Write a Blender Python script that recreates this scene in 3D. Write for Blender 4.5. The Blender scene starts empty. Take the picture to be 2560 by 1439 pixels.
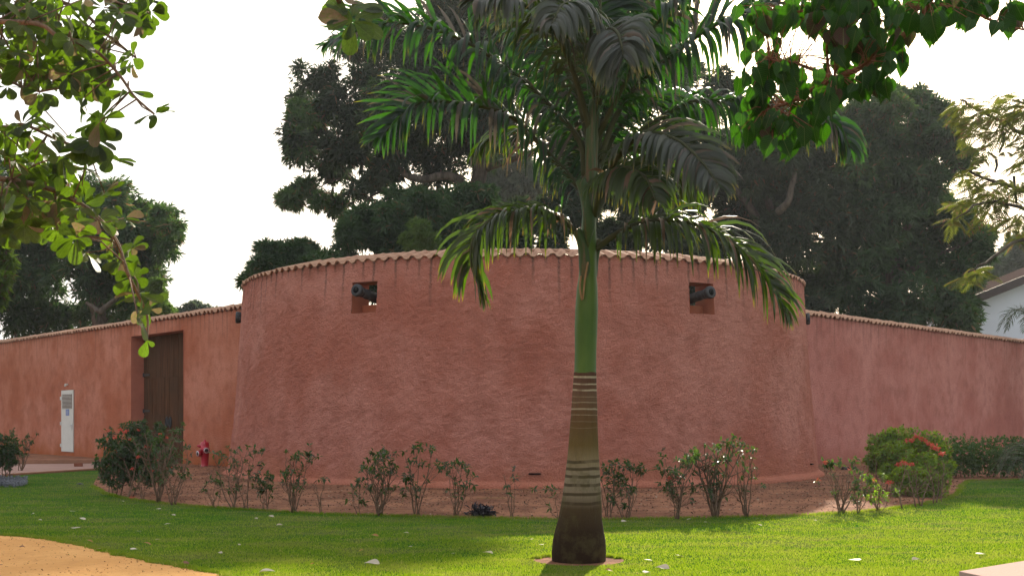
import bpy, math, random
import numpy as np
from mathutils import Vector, Matrix
from mathutils.geometry import delaunay_2d_cdt

random.seed(7)
C = bpy.context.scene.collection
SC = bpy.context.scene
R = math.radians

# ------------------------------------------------------------------ camera, sky, sun, exposure
F = 2950.0        # focal length in photograph pixels
HY = 1045.0       # image row of the horizon
CAMH = 1.6
cam_d = bpy.data.cameras.new('camera')
cam = bpy.data.objects.new('camera', cam_d); C.objects.link(cam)
cam.location = (0, 0, CAMH); cam.rotation_euler = (R(90), 0, 0)
cam_d.sensor_width = 36; cam_d.lens = F / 2560 * 36
cam_d.shift_y = (HY - 719.5) / 2560
cam_d.clip_start = 0.05; cam_d.clip_end = 3000
SC.camera = cam

SUN_EL, SUN_AZ = R(25.2), R(12)     # azimuth measured from +Y towards +X
world = bpy.data.worlds.new('World'); SC.world = world; world.use_nodes = True
wn = world.node_tree.nodes; wl = world.node_tree.links; wn.clear()
wo = wn.new('ShaderNodeOutputWorld'); bg = wn.new('ShaderNodeBackground')
sky = wn.new('ShaderNodeTexSky'); sky.sky_type = 'NISHITA'; sky.sun_disc = False
sky.sun_elevation = SUN_EL; sky.sun_rotation = SUN_AZ
sky.air_density = 1.6; sky.dust_density = 6.0; sky.ozone_density = 1.0; sky.altitude = 50
mixw = wn.new('ShaderNodeMix'); mixw.data_type = 'RGBA'; mixw.inputs[0].default_value = 0.72
mixw.inputs[7].default_value = (5.7, 6.0, 6.3, 1)      # bright milky overcast veil
wl.new(sky.outputs[0], mixw.inputs[6]); wl.new(mixw.outputs[2], bg.inputs['Color'])
bg.inputs['Strength'].default_value = 0.11
wl.new(bg.outputs[0], wo.inputs[0])

sun_d = bpy.data.lights.new('sun', 'SUN'); sun_d.energy = 5.0; sun_d.angle = R(0.8); sun_d.color = (1.0, 0.90, 0.72)
sun = bpy.data.objects.new('sun', sun_d); C.objects.link(sun)
sdir = Vector((math.sin(SUN_AZ) * math.cos(SUN_EL), math.cos(SUN_AZ) * math.cos(SUN_EL), math.sin(SUN_EL)))
sun.rotation_euler = (-sdir).to_track_quat('-Z', 'Y').to_euler(); sun.location = (0, 0, 60)

SC.view_settings.view_transform = 'Standard'; SC.view_settings.look = 'None'
SC.view_settings.exposure = 1.08; SC.view_settings.gamma = 1; SC.view_settings.use_curve_mapping = False
SC.cycles.max_bounces = 8; SC.cycles.transparent_max_bounces = 8; SC.cycles.volume_bounces = 0
SC.cycles.transmission_bounces = 6; SC.cycles.diffuse_bounces = 4

# ------------------------------------------------------------------ places
def at(px, py, d):
    """world point that lies at distance d (along +Y) on photograph pixel px, py"""
    return Vector(((px - 1280) / F * d, d, CAMH + (HY - py) / F * d))
def gd(px, py):
    d = CAMH * F / (py - HY)
    return ((px - 1280) / F * d, d)

# ------------------------------------------------------------------ naming helpers
def tag(o, label=None, cat=None, group=None, kind=None):
    if label: o['label'] = label
    if cat: o['category'] = cat
    if group: o['group'] = group
    if kind: o['kind'] = kind
    return o
def thing(name, label, cat, loc=(0, 0, 0), group=None):
    o = bpy.data.objects.new(name, None); C.objects.link(o); o.location = loc
    o.empty_display_size = 0.2
    return tag(o, label, cat, group)
def link(name, me, parent=None, loc=None, mat=None):
    o = bpy.data.objects.new(name, me); C.objects.link(o)
    if parent is not None:
        o.parent = parent
        o.matrix_parent_inverse = Matrix.Translation(-Vector(parent_world(parent)))
    if loc is not None: o.location = loc
    return o
def parent_world(p):
    v = Vector(p.location); 
    return v if p.parent is None else v   # parents of parts keep world coordinates
def npmesh(name, V, Fc, mat, smooth=False, UV=None):
    """mesh from numpy arrays: V (n,3), Fc list of (m,k) face arrays, UV per vertex"""
    if not isinstance(Fc, list): Fc = [Fc]
    me = bpy.data.meshes.new(name)
    V = np.asarray(V, dtype=np.float32)
    me.vertices.add(len(V)); me.vertices.foreach_set('co', V.ravel())
    loops = np.concatenate([f.ravel() for f in Fc]).astype(np.int32)
    tot = np.concatenate([np.full(len(f), f.shape[1], dtype=np.int32) for f in Fc])
    st = np.concatenate([[0], np.cumsum(tot)[:-1]]).astype(np.int32)
    me.loops.add(len(loops)); me.loops.foreach_set('vertex_index', loops)
    me.polygons.add(len(tot)); me.polygons.foreach_set('loop_start', st); me.polygons.foreach_set('loop_total', tot)
    if smooth: me.polygons.foreach_set('use_smooth', np.ones(len(tot), dtype=bool))
    if UV is not None:
        uv = me.uv_layers.new(name='UVMap')
        uv.data.foreach_set('uv', np.asarray(UV, dtype=np.float32)[loops].ravel())
    me.update(calc_edges=True)
    if mat: me.materials.append(mat)
    return me
def npobj(name, V, Fc, mat, parent=None, smooth=False, UV=None):
    return link(name, npmesh(name, V, Fc, mat, smooth, UV), parent)

class MB:
    """collects simple solids into one mesh"""
    def __init__(s): s.v = []; s.f = []; s.uv = []
    def add(s, vs, fs):
        b = len(s.v); s.v += [tuple(v) for v in vs]; s.f += [tuple(b + i for i in f) for f in fs]
    def box(s, c, ax, ay, az, sx, sy, sz):
        c = Vector(c); vs = []
        for k in (-1, 1):
            for j in (-1, 1):
                for i in (-1, 1):
                    vs.append(c + Vector(ax) * (i * sx / 2) + Vector(ay) * (j * sy / 2) + Vector(az) * (k * sz / 2))
        s.add(vs, [(0, 2, 3, 1), (4, 5, 7, 6), (0, 1, 5, 4), (2, 6, 7, 3), (0, 4, 6, 2), (1, 3, 7, 5)]); return s
    def tube(s, pts, rad, n=8, cap=True):
        pts = [Vector(p) for p in pts]
        if not hasattr(rad, '__len__'): rad = [rad] * len(pts)
        b = len(s.v); up = Vector((0.13, 0.21, 0.97)); prev = None
        for i, p in enumerate(pts):
            t = (pts[min(i + 1, len(pts) - 1)] - pts[max(i - 1, 0)]).normalized()
            if prev is None:
                a = t.cross(up)
                if a.length < 0.1: a = t.cross(Vector((1, 0, 0)))
            else: a = prev - t * prev.dot(t)
            a.normalize(); prev = a; c2 = t.cross(a)
            for k in range(n):
                an = 2 * math.pi * k / n
                s.v.append(tuple(p + (a * math.cos(an) + c2 * math.sin(an)) * rad[i]))
        for i in range(len(pts) - 1):
            for k in range(n):
                k2 = (k + 1) % n
                s.f.append((b + i * n + k, b + i * n + k2, b + (i + 1) * n + k2, b + (i + 1) * n + k))
        if cap:
            s.f.append(tuple(b + k for k in range(n))[::-1]); e = b + (len(pts) - 1) * n
            s.f.append(tuple(e + k for k in range(n)))
        return s
    def lathe(s, prof, o, ax, n=24, cap=True):
        """prof: (distance along axis, radius)"""
        o = Vector(o); ax = Vector(ax).normalized()
        return s.tube2([o + ax * a for a, r in prof], [r for a, r in prof], ax, n, cap)
    def tube2(s, pts, rad, ax, n, cap):
        b = len(s.v); a = ax.cross(Vector((0, 0, 1)))
        if a.length < 0.1: a = ax.cross(Vector((1, 0, 0)))
        a.normalize(); c2 = ax.cross(a)
        for p, r in zip(pts, rad):
            for k in range(n):
                an = 2 * math.pi * k / n
                s.v.append(tuple(p + (a * math.cos(an) + c2 * math.sin(an)) * r))
        for i in range(len(pts) - 1):
            for k in range(n):
                k2 = (k + 1) % n
                s.f.append((b + i * n + k, b + i * n + k2, b + (i + 1) * n + k2, b + (i + 1) * n + k))
        if cap:
            s.f.append(tuple(b + k for k in range(n))[::-1]); e = b + (len(pts) - 1) * n
            s.f.append(tuple(e + k for k in range(n)))
        return s
    def mesh(s, name, mat, smooth=False, bevel=0):
        me = bpy.data.meshes.new(name); me.from_pydata(s.v, [], s.f)
        if smooth: me.polygons.foreach_set('use_smooth', [True] * len(me.polygons))
        me.update(); me.materials.append(mat); return me
    def obj(s, name, mat, parent=None, smooth=False, bevel=0):
        o = link(name, s.mesh(name, mat, smooth), parent)
        if bevel:
            m = o.modifiers.new('bevel', 'BEVEL'); m.width = bevel; m.segments = 2; m.limit_method = 'ANGLE'
        return o

# ------------------------------------------------------------------ numpy noise
def _h(ix, iy, iz, seed):
    n = (ix.astype(np.int64) * 374761393 + iy.astype(np.int64) * 668265263 + iz.astype(np.int64) * 2147483647 + seed * 974711) & 0xffffffff
    n = ((n ^ (n >> 13)) * 1274126177) & 0xffffffff
    n = ((n ^ (n >> 16)) * 2246822519) & 0xffffffff
    return ((n ^ (n >> 15)) & 0xffff) / 65535.0
def vnoise(x, y, z, seed=0):
    x, y, z = np.broadcast_arrays(np.asarray(x, float), np.asarray(y, float), np.asarray(z, float))
    ix, iy, iz = np.floor(x), np.floor(y), np.floor(z)
    fx, fy, fz = x - ix, y - iy, z - iz
    fx, fy, fz = [f * f * (3 - 2 * f) for f in (fx, fy, fz)]
    r = 0
    for a in (0, 1):
        for b in (0, 1):
            for c in (0, 1):
                w = (fx if a else 1 - fx) * (fy if b else 1 - fy) * (fz if c else 1 - fz)
                r = r + w * _h(ix + a, iy + b, iz + c, seed)
    return r
def fbm(x, y, z, oct=3, seed=0):
    r = 0; a = 1; t = 0
    for o in range(oct):
        r = r + a * vnoise(x * 2 ** o, y * 2 ** o, z * 2 ** o, seed + o); t += a; a *= 0.5
    return r / t
def inpoly(x, y, poly):
    x = np.asarray(x); y = np.asarray(y); ins = np.zeros(x.shape, bool); n = len(poly)
    for i in range(n):
        x0, y0 = poly[i]; x1, y1 = poly[(i + 1) % n]
        if y0 == y1: continue
        c = ((y0 > y) != (y1 > y)) & (x < (x1 - x0) * (y - y0) / (y1 - y0) + x0)
        ins ^= c
    return ins
def segdist(x, y, poly, closed=True):
    x = np.asarray(x, float); y = np.asarray(y, float); d = np.full(x.shape, 1e9); n = len(poly)
    for i in range(n if closed else n - 1):
        ax, ay = poly[i]; bx, by = poly[(i + 1) % n]; dx, dy = bx - ax, by - ay
        L = dx * dx + dy * dy
        if L == 0: continue
        t = np.clip(((x - ax) * dx + (y - ay) * dy) / L, 0, 1)
        d = np.minimum(d, np.hypot(x - ax - t * dx, y - ay - t * dy))
    return d

# ------------------------------------------------------------------ materials
def newmat(name):
    m = bpy.data.materials.new(name); m.use_nodes = True
    nt = m.node_tree; nt.nodes.clear()
    return m, nt, nt.nodes, nt.links
class NT:
    def __init__(s, name):
        s.m, s.t, s.n, s.l = newmat(name)
        s.out = s.n.new('ShaderNodeOutputMaterial')
    def node(s, t, **k):
        nd = s.n.new(t)
        for a, b in k.items(): setattr(nd, a, b)
        return nd
    def set(s, sock, v):
        if hasattr(v, 'is_output') or isinstance(v, bpy.types.NodeSocket): s.l.new(v, sock)
        else: sock.default_value = v if not isinstance(v, tuple) or len(v) != 3 or sock.type != 'RGBA' else (*v, 1)
    def math(s, op, a, b=None, c=None, clamp=False):
        nd = s.node('ShaderNodeMath', operation=op, use_clamp=clamp); s.set(nd.inputs[0], a)
        if b is not None: s.set(nd.inputs[1], b)
        if c is not None: s.set(nd.inputs[2], c)
        return nd.outputs[0]
    def mix(s, f, a, b, mode='MIX'):
        nd = s.node('ShaderNodeMix', data_type='RGBA', blend_type=mode); s.set(nd.inputs[0], f); s.set(nd.inputs[6], a); s.set(nd.inputs[7], b)
        return nd.outputs[2]
    def noise(s, vec, scale, detail=3, rough=0.55, dist=0.0):
        nd = s.node('ShaderNodeTexNoise'); nd.inputs['Scale'].default_value = scale; nd.inputs['Detail'].default_value = detail
        nd.inputs['Roughness'].default_value = rough; nd.inputs['Distortion'].default_value = dist
        if vec is not None: s.l.new(vec, nd.inputs['Vector'])
        return nd.outputs[0]
    def ramp(s, f, lo, hi, smooth=True):
        nd = s.node('ShaderNodeMapRange', interpolation_type='SMOOTHSTEP' if smooth else 'LINEAR'); s.set(nd.inputs[0], f)
        nd.inputs[1].default_value = lo; nd.inputs[2].default_value = hi
        return nd.outputs[0]
    def map(s, vec, sc=(1, 1, 1), loc=(0, 0, 0)):
        nd = s.node('ShaderNodeMapping'); s.l.new(vec, nd.inputs[0]); nd.inputs['Scale'].default_value = sc; nd.inputs['Location'].default_value = loc
        return nd.outputs[0]
    def sep(s, vec):
        nd = s.node('ShaderNodeSeparateXYZ'); s.l.new(vec, nd.inputs[0]); return nd.outputs
    def bump(s, h, dist, strength=1.0, normal=None):
        nd = s.node('ShaderNodeBump'); s.l.new(h, nd.inputs['Height']); nd.inputs['Distance'].default_value = dist; nd.inputs['Strength'].default_value = strength
        if normal is not None: s.l.new(normal, nd.inputs['Normal'])
        return nd.outputs[0]
    def bsdf(s, col, rough=0.8, spec=0.3, normal=None, metallic=0.0):
        b = s.node('ShaderNodeBsdfPrincipled'); s.set(b.inputs['Base Color'], col); s.set(b.inputs['Roughness'], rough)
        b.inputs['Specular IOR Level'].default_value = spec; b.inputs['Metallic'].default_value = metallic
        if normal is not None: s.l.new(normal, b.inputs['Normal'])
        return b.outputs[0]
    def finish(s, sh):
        s.l.new(sh, s.out.inputs['Surface']); return s.m
    def pos(s): return s.node('ShaderNodeNewGeometry').outputs['Position']
    def uvn(s): return s.node('ShaderNodeUVMap').outputs[0]

def simple(name, col, rough=0.7, spec=0.3, var=0.15, scale=8, bump=0.0, bscale=40, metallic=0):
    t = NT(name); p = t.node('ShaderNodeTexCoord').outputs['Object']
    n = t.noise(p, scale, 4)
    d = tuple(c * (1 - var * 1.6) for c in col); l = tuple(min(1, c * (1 + var)) for c in col)
    c = t.mix(n, d, l)
    nm = t.bump(t.noise(p, bscale, 4), bump) if bump else None
    return t.finish(t.bsdf(c, rough, spec, nm, metallic))

def leafmat(name, cols, trans, tfac=0.45, rough=0.45, spec=0.4, veins=False, uv=False, obj_random=False, edge=None, odd=0.90, nsc=0.9):
    """two-sided leaf: cols = two reflectance tones, trans = transmitted colour"""
    t = NT(name)
    g = t.node('ShaderNodeNewGeometry')
    rnd = t.node('ShaderNodeObjectInfo').outputs['Random'] if obj_random else t.math('FRACT', t.math('ADD', g.outputs['Random Per Island'], t.node('ShaderNodeObjectInfo').outputs['Random']))
    big = t.ramp(t.noise(g.outputs['Position'], nsc, 3), .3, .7)
    f = t.math('MULTIPLY_ADD', rnd, 0.5, t.math('MULTIPLY', big, 0.5))
    c = t.mix(f, cols[0], cols[1])
    tr = t.mix(f, tuple(x * 0.65 for x in trans), tuple(min(1, x * 1.25) for x in trans))
    if len(cols) > 2:     # a few odd coloured ones
        odd_ = t.math('GREATER_THAN', t.math('FRACT', t.math('MULTIPLY', rnd, 37.7)), odd)
        c = t.mix(odd_, c, cols[2]); tr = t.mix(odd_, tr, tuple(x * 1.6 for x in cols[2]))
    nm = None
    if veins:
        u = t.sep(t.uvn()); ax = t.math('ABSOLUTE', t.math('SUBTRACT', u[0], 0.5))
        mid = t.math('SUBTRACT', 1.0, t.ramp(ax, 0.006, 0.028))
        sv = t.math('FRACT', t.math('MULTIPLY', t.math('SUBTRACT', u[1], t.math('MULTIPLY', ax, 0.75)), 9.0))
        side = t.math('SUBTRACT', 1.0, t.ramp(t.math('ABSOLUTE', t.math('SUBTRACT', sv, 0.5)), 0.02, 0.10))
        v = t.math('MAXIMUM', mid, t.math('MULTIPLY', side, 0.45))
        blot = t.noise(t.map(t.uvn(), (4, 4, 4)), 2.0, 4)
        c = t.mix(t.math('MULTIPLY', v, 0.5), c, (0.22, 0.26, 0.08))
        tr = t.mix(t.math('MULTIPLY', v, 0.55), tr, tuple(x * 0.45 for x in trans))
        tr = t.mix(t.ramp(blot, 0.35, 0.75), tr, tuple(x * 0.6 for x in trans))
        hb = t.math('MULTIPLY', v, -1.0); nm = t.bump(hb, 0.002)
    if edge is not None:
        u = t.sep(t.uvn()); e = t.ramp(u[1], 0.80, 1.0)
        e = t.math('MULTIPLY', e, t.ramp(t.noise(g.outputs['Position'], 3.0, 2), 0.42, 0.6))
        c = t.mix(e, c, edge); tr = t.mix(e, tr, tuple(x * 1.3 for x in edge))
    d = t.bsdf(c, rough, spec, nm)
    tl = t.node('ShaderNodeBsdfTranslucent'); t.set(tl.inputs[0], tr)
    mx = t.node('ShaderNodeMixShader'); mx.inputs[0].default_value = tfac
    t.l.new(d, mx.inputs[1]); t.l.new(tl.outputs[0], mx.inputs[2])
    return t.finish(mx.outputs[0])

M = {}
def stucco(name, cA, cB, cDust, H, period, phase=0.0, rel=0.012, streak=0.45, orange=0.5, bsc=1.0):
    t = NT(name); uv = t.uvn(); p = t.pos(); u = t.sep(uv)
    big = t.noise(p, 0.45, 4, 0.6); med = t.noise(p, 2.2, 4, 0.6)
    col = t.mix(t.ramp(big, 0.35, 0.68), cA, cB)
    col = t.mix(t.math('MULTIPLY', t.ramp(med, 0.42, 0.75), 0.55), col, tuple(x * 0.72 for x in cA))
    # faint vertical weather streaks over the whole height
    st = t.noise(t.map(uv, (5.0, 0.35, 1)), 1.0, 4, 0.6)
    col = t.mix(t.math('MULTIPLY', t.ramp(st, 0.5, 0.8), 0.14), col, tuple(min(1, x * 1.35) for x in cB))
    # dark drips under every tile valley
    ph = t.math('DIVIDE', t.math('ADD', u[0], phase), period)
    wob = t.math('MULTIPLY', t.math('SUBTRACT', t.noise(t.map(uv, (3, 1.5, 1)), 2.0, 2), 0.5), 0.12)
    fr = t.math('ABSOLUTE', t.math('SUBTRACT', t.math('FRACT', t.math('ADD', ph, wob)), 0.5))
    wn_ = t.node('ShaderNodeTexWhiteNoise', noise_dimensions='1D'); t.l.new(t.math('FLOOR', ph), wn_.inputs['W'])
    ln = t.math('MULTIPLY_ADD', t.math('POWER', wn_.outputs[0], 1.8), 1.25, 0.22)
    dz = t.math('SUBTRACT', H, u[1])
    along = t.math('SUBTRACT', 1.0, t.math('DIVIDE', dz, ln), clamp=True)
    core = t.math('SUBTRACT', 1.0, t.ramp(fr, 0.03, t.math('MULTIPLY_ADD', along, 0.10, 0.07) if False else 0.17))
    grain = t.ramp(t.noise(t.map(uv, (40, 14, 1)), 1.0, 3), 0.2, 0.6)
    drip = t.math('MULTIPLY', t.math('MULTIPLY', core, t.math('POWER', along, 0.8)), t.math('MULTIPLY', grain, streak))
    col = t.mix(drip, col, (0.085, 0.062, 0.050))
    # soil splash near the foot
    sp = t.math('ADD', u[1], t.math('MULTIPLY', t.math('SUBTRACT', t.noise(p, 1.6, 4), 0.5), 1.3))
    foot = t.math('SUBTRACT', 1.0, t.ramp(sp, -0.1, 1.1))
    col = t.mix(t.math('MULTIPLY', foot, orange), col, cDust)
    # trowelled render: short lying ridges, their hollows shaded in the colour too
    wv = t.map(uv, (11 * bsc, 13.5 * bsc, 1)); warp = t.noise(t.map(uv, (2, 2, 1)), 1.5, 2)
    h1 = t.noise(wv, 1.0, 3, 0.6, 0.9); h2 = t.noise(t.map(uv, (34, 42, 1)), 1.0, 3, 0.6, 0.4); h3 = t.noise(uv, 150, 2)
    hh = t.math('ADD', t.math('ADD', t.ramp(h1, 0.30, 0.70), t.math('MULTIPLY', h2, 0.45)), t.math('MULTIPLY', h3, 0.12))
    nm = t.bump(hh, rel)
    col = t.mix(t.math('MULTIPLY', t.math('SUBTRACT', 1.0, t.ramp(h1, 0.30, 0.52)), 0.34), col, tuple(x * 0.5 for x in cA))  # darkens the hollows of the relief, shade put into the colour
    return t.finish(t.bsdf(col, 0.92, 0.12, nm))

TILE_P = 0.295
M['stucco_round'] = stucco('pink_stucco_round', (0.50, 0.168, 0.114), (0.62, 0.258, 0.194), (0.52, 0.185, 0.095), 5.3, TILE_P, rel=0.032, streak=0.85, orange=0.45, bsc=2.2)
M['stucco_left'] = stucco('orange_stucco', (0.43, 0.130, 0.068), (0.57, 0.225, 0.150), (0.37, 0.098, 0.026), 4.9, TILE_P, rel=0.018, streak=0.55, orange=0.85, bsc=2.0)
M['stucco_right'] = stucco('rose_stucco', (0.43, 0.145, 0.112), (0.56, 0.235, 0.190), (0.38, 0.125, 0.08), 4.9, TILE_P, rel=0.018, streak=0.5, orange=0.4, bsc=2.0)
M['stucco_foot'] = simple('pale_footing_render', (0.50, 0.26, 0.19), 0.95, 0.1, 0.2, 5, 0.01, 60)
M['tile'] = simple('sandy_clay_tile', (0.40, 0.225, 0.145), 0.9, 0.15, 0.45, 3.5, 0.004, 50)

def soilmat(name, a, b, c, sc=1.0):
    t = NT(name); p = t.pos()
    n1 = t.noise(p, 0.8 * sc, 5, 0.65); n2 = t.noise(p, 7 * sc, 5, 0.7); n3 = t.noise(p, 45 * sc, 3, 0.6)
    col = t.mix(t.ramp(n1, 0.36, 0.66), a, b)
    col = t.mix(t.math('MULTIPLY', t.ramp(n2, 0.48, 0.7), 0.65), col, c)
    col = t.mix(t.math('MULTIPLY', t.ramp(n3, 0.58, 0.72), 0.5), col, tuple(x * 0.45 for x in a))
    h = t.math('ADD', t.math('MULTIPLY', n2, 1.0), t.math('MULTIPLY', n3, 0.35))
    return t.finish(t.bsdf(col, 0.97, 0.08, t.bump(h, 0.03)))
M['soil'] = soilmat('bed_soil', (0.165, 0.070, 0.040), (0.30, 0.135, 0.075), (0.080, 0.040, 0.026))
M['laterite'] = soilmat('orange_sand', (0.56, 0.275, 0.090), (0.65, 0.34, 0.12), (0.47, 0.22, 0.075), 0.9)
M['path'] = simple('dusty_paving', (0.36, 0.215, 0.17), 0.9, 0.15, 0.2, 1.5, 0.004, 50)
M['kerb'] = simple('laterite_kerb', (0.36, 0.17, 0.11), 0.9, 0.1, 0.25, 4, 0.006, 40)

def grassmat(name, blade):
    t = NT(name); g = t.node('ShaderNodeNewGeometry'); p = g.outputs['Position']
    n1 = t.noise(t.map(p, (0.5, 0.9, 1)), 0.8, 5, 0.62); n2 = t.noise(t.map(p, (1, 1.5, 1)), 2.6, 5, 0.7)
    green = t.mix(n2, (0.016, 0.085, 0.012), (0.048, 0.150, 0.016))
    col = t.mix(t.math('MULTIPLY', t.ramp(n1, 0.44, 0.60), 0.8), green, (0.082, 0.128, 0.028))
    tan = t.ramp(t.noise(t.map(p, (0.55, 1.0, 1)), 1.3, 6, 0.72), 0.47, 0.62)
    col = t.mix(t.math('MULTIPLY', tan, 0.75), col, (0.150, 0.140, 0.062))
    if blade:
        r = g.outputs['Random Per Island']
        col = t.mix(t.math('MULTIPLY', r, 0.2), col, (0.10, 0.16, 0.02))
        col = t.mix(t.math('GREATER_THAN', r, 0.95), col, (0.36, 0.28, 0.13))
        d = t.bsdf(col, 0.9, 0.0)
        tl = t.node('ShaderNodeBsdfTranslucent')
        t.set(tl.inputs[0], t.mix(0.5, col, (0.52, 0.66, 0.010)))
        mx = t.node('ShaderNodeMixShader'); mx.inputs[0].default_value = 0.5
        t.l.new(d, mx.inputs[1]); t.l.new(tl.outputs[0], mx.inputs[2]); return t.finish(mx.outputs[0])
    col = t.mix(t.math('MULTIPLY', t.noise(p, 60, 3), 0.5), col, (0.05, 0.075, 0.012))
    return t.finish(t.bsdf(col, 1.0, 0.0, t.bump(t.noise(p, 90, 3), 0.02)))
M['lawn'] = grassmat('mown_lawn', False); M['blade'] = grassmat('grass_blades', True)

def barkmat(name, a, b, sc=1.0):
    t = NT(name); p = t.pos(); n = t.noise(t.map(p, (6 * sc, 6 * sc, 1.6 * sc)), 1.0, 6, 0.65)
    return t.finish(t.bsdf(t.mix(t.ramp(n, 0.3, 0.7), a, b), 0.9, 0.15, t.bump(n, 0.02)))
M['bark'] = barkmat('dark_bark', (0.045, 0.035, 0.028), (0.12, 0.095, 0.075))
M['twig'] = barkmat('brown_twig', (0.09, 0.055, 0.035), (0.21, 0.13, 0.085), 6)
M['redtwig'] = barkmat('reddish_twig', (0.12, 0.04, 0.02), (0.27, 0.11, 0.06), 6)
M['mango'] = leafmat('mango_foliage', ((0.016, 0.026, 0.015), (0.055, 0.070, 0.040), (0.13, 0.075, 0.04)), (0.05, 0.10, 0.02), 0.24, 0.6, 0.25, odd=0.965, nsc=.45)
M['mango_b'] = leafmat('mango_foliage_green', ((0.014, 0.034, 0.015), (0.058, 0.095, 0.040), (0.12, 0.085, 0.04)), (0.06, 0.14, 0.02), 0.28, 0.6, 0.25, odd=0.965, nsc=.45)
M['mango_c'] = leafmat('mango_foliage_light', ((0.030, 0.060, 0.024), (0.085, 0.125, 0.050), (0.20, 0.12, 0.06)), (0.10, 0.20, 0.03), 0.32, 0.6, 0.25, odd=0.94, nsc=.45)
M['lime_tree'] = leafmat('lime_foliage', ((0.06, 0.10, 0.03), (0.12, 0.16, 0.04)), (0.12, 0.22, 0.03), 0.35, 0.6, 0.2)
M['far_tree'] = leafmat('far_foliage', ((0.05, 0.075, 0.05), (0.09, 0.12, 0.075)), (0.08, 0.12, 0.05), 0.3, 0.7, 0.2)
M['acacia'] = leafmat('feathery_foliage', ((0.070, 0.070, 0.025), (0.13, 0.125, 0.045), (0.16, 0.09, 0.05)), (0.16, 0.19, 0.02), 0.38, 0.7, 0.2)
M['almond'] = leafmat('broad_leaf', ((0.014, 0.022, 0.010), (0.046, 0.048, 0.028), (0.17, 0.105, 0.065)), (0.15, 0.28, 0.007), 0.42, 0.5, 0.2, veins=True, obj_random=True)
M['almond_joined'] = leafmat('broad_leaf_small', ((0.014, 0.022, 0.010), (0.046, 0.048, 0.028), (0.17, 0.105, 0.065)), (0.15, 0.28, 0.007), 0.42, 0.5, 0.2, veins=True)
M['heart'] = leafmat('heart_leaf', ((0.008, 0.020, 0.008), (0.022, 0.045, 0.014), (0.05, 0.022, 0.015)), (0.050, 0.19, 0.003), 0.34, 0.55, 0.15, veins=True, obj_random=True)
M['heart_joined'] = leafmat('heart_leaf_small', ((0.008, 0.020, 0.008), (0.022, 0.045, 0.014)), (0.050, 0.19, 0.003), 0.34, 0.55, 0.15, veins=True)
M['palm'] = leafmat('palm_leaflet', ((0.007, 0.018, 0.009), (0.024, 0.034, 0.021), (0.060, 0.048, 0.034)), (0.045, 0.185, 0.004), 0.31, 0.44, 0.3, edge=(0.20, 0.18, 0.015))
M['palm_grey'] = leafmat('palm_leaflet_old', ((0.024, 0.028, 0.021), (0.062, 0.060, 0.046), (0.075, 0.056, 0.038)), (0.09, 0.18, 0.01), 0.20, 0.5, 0.3, edge=(0.20, 0.16, 0.03))
M['palm_low'] = leafmat('palm_leaflet_low', ((0.018, 0.026, 0.010), (0.050, 0.050, 0.022), (0.12, 0.07, 0.04)), (0.095, 0.19, 0.003), 0.35, 0.44, 0.28, edge=(0.30, 0.22, 0.01))
M['cycad'] = leafmat('cycad_leaflet', ((0.040, 0.055, 0.035), (0.10, 0.11, 0.075)), (0.10, 0.17, 0.02), 0.25, 0.4, 0.5)
M['shrub'] = leafmat('shrub_leaf', ((0.018, 0.034, 0.014), (0.045, 0.065, 0.028), (0.10, 0.065, 0.04)), (0.09, 0.19, 0.015), 0.33, 0.45, 0.3)
M['shrub_b'] = leafmat('sunlit_shrub_leaf', ((0.030, 0.055, 0.016), (0.075, 0.105, 0.028), (0.13, 0.08, 0.04)), (0.24, 0.40, 0.02), 0.42, 0.45, 0.3)  # brighter copy of the shrub leaf, sunlight put into the colour
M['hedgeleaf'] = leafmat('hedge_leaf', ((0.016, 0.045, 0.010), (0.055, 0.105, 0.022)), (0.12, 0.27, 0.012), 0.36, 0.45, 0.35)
M['sunbush'] = leafmat('sunlit_bush_leaf', ((0.035, 0.075, 0.014), (0.10, 0.16, 0.03), (0.14, 0.08, 0.03)), (0.34, 0.50, 0.015), 0.45, 0.45, 0.3)  # sunlit yellow green of the bush is put into the leaf colour
M['silver'] = leafmat('silver_leaf', ((0.16, 0.16, 0.19), (0.30, 0.30, 0.34)), (0.15, 0.16, 0.15), 0.2, 0.7, 0.2)
M['blackleaf'] = leafmat('dark_leaf', ((0.015, 0.012, 0.018), (0.04, 0.03, 0.04)), (0.02, 0.015, 0.02), 0.1, 0.5, 0.4)
M['red'] = leafmat('red_petal', ((0.45, 0.05, 0.035), (0.62, 0.13, 0.08)), (0.6, 0.12, 0.08), 0.35, 0.6, 0.2)
M['dryleaf'] = leafmat('dry_leaf', ((0.50, 0.40, 0.30), (0.68, 0.58, 0.46)), (0.5, 0.38, 0.22), 0.2, 0.6, 0.3, veins=True, obj_random=True)
M['rustleaf'] = leafmat('rust_leaf', ((0.36, 0.16, 0.05), (0.52, 0.26, 0.07)), (0.5, 0.22, 0.05), 0.3, 0.6, 0.3, veins=True, obj_random=True)
M['iron'] = simple('black_cast_iron', (0.022, 0.021, 0.024), 0.62, 0.5, 0.4, 10, 0.004, 60)
M['bore'] = simple('black_hollow_shade', (0.004, 0.004, 0.004), 0.9, 0.1, 0.1)  # near black carries the shade of hollows on solid pieces
M['hydrant'] = simple('red_hydrant_paint', (0.42, 0.018, 0.035), 0.38, 0.5, 0.15, 12, 0.001, 60)
M['chrome'] = simple('dull_steel', (0.5, 0.5, 0.5), 0.4, 0.5, 0.1, 12, 0, 60, 0.6)
M['white_paint'] = simple('aged_white_paint', (0.56, 0.52, 0.47), 0.55, 0.4, 0.1, 3, 0.001, 30)
M['louvre_shade'] = simple('louvre_shadow_board', (0.10, 0.05, 0.03), 0.8, 0.2, 0.1)
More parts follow.
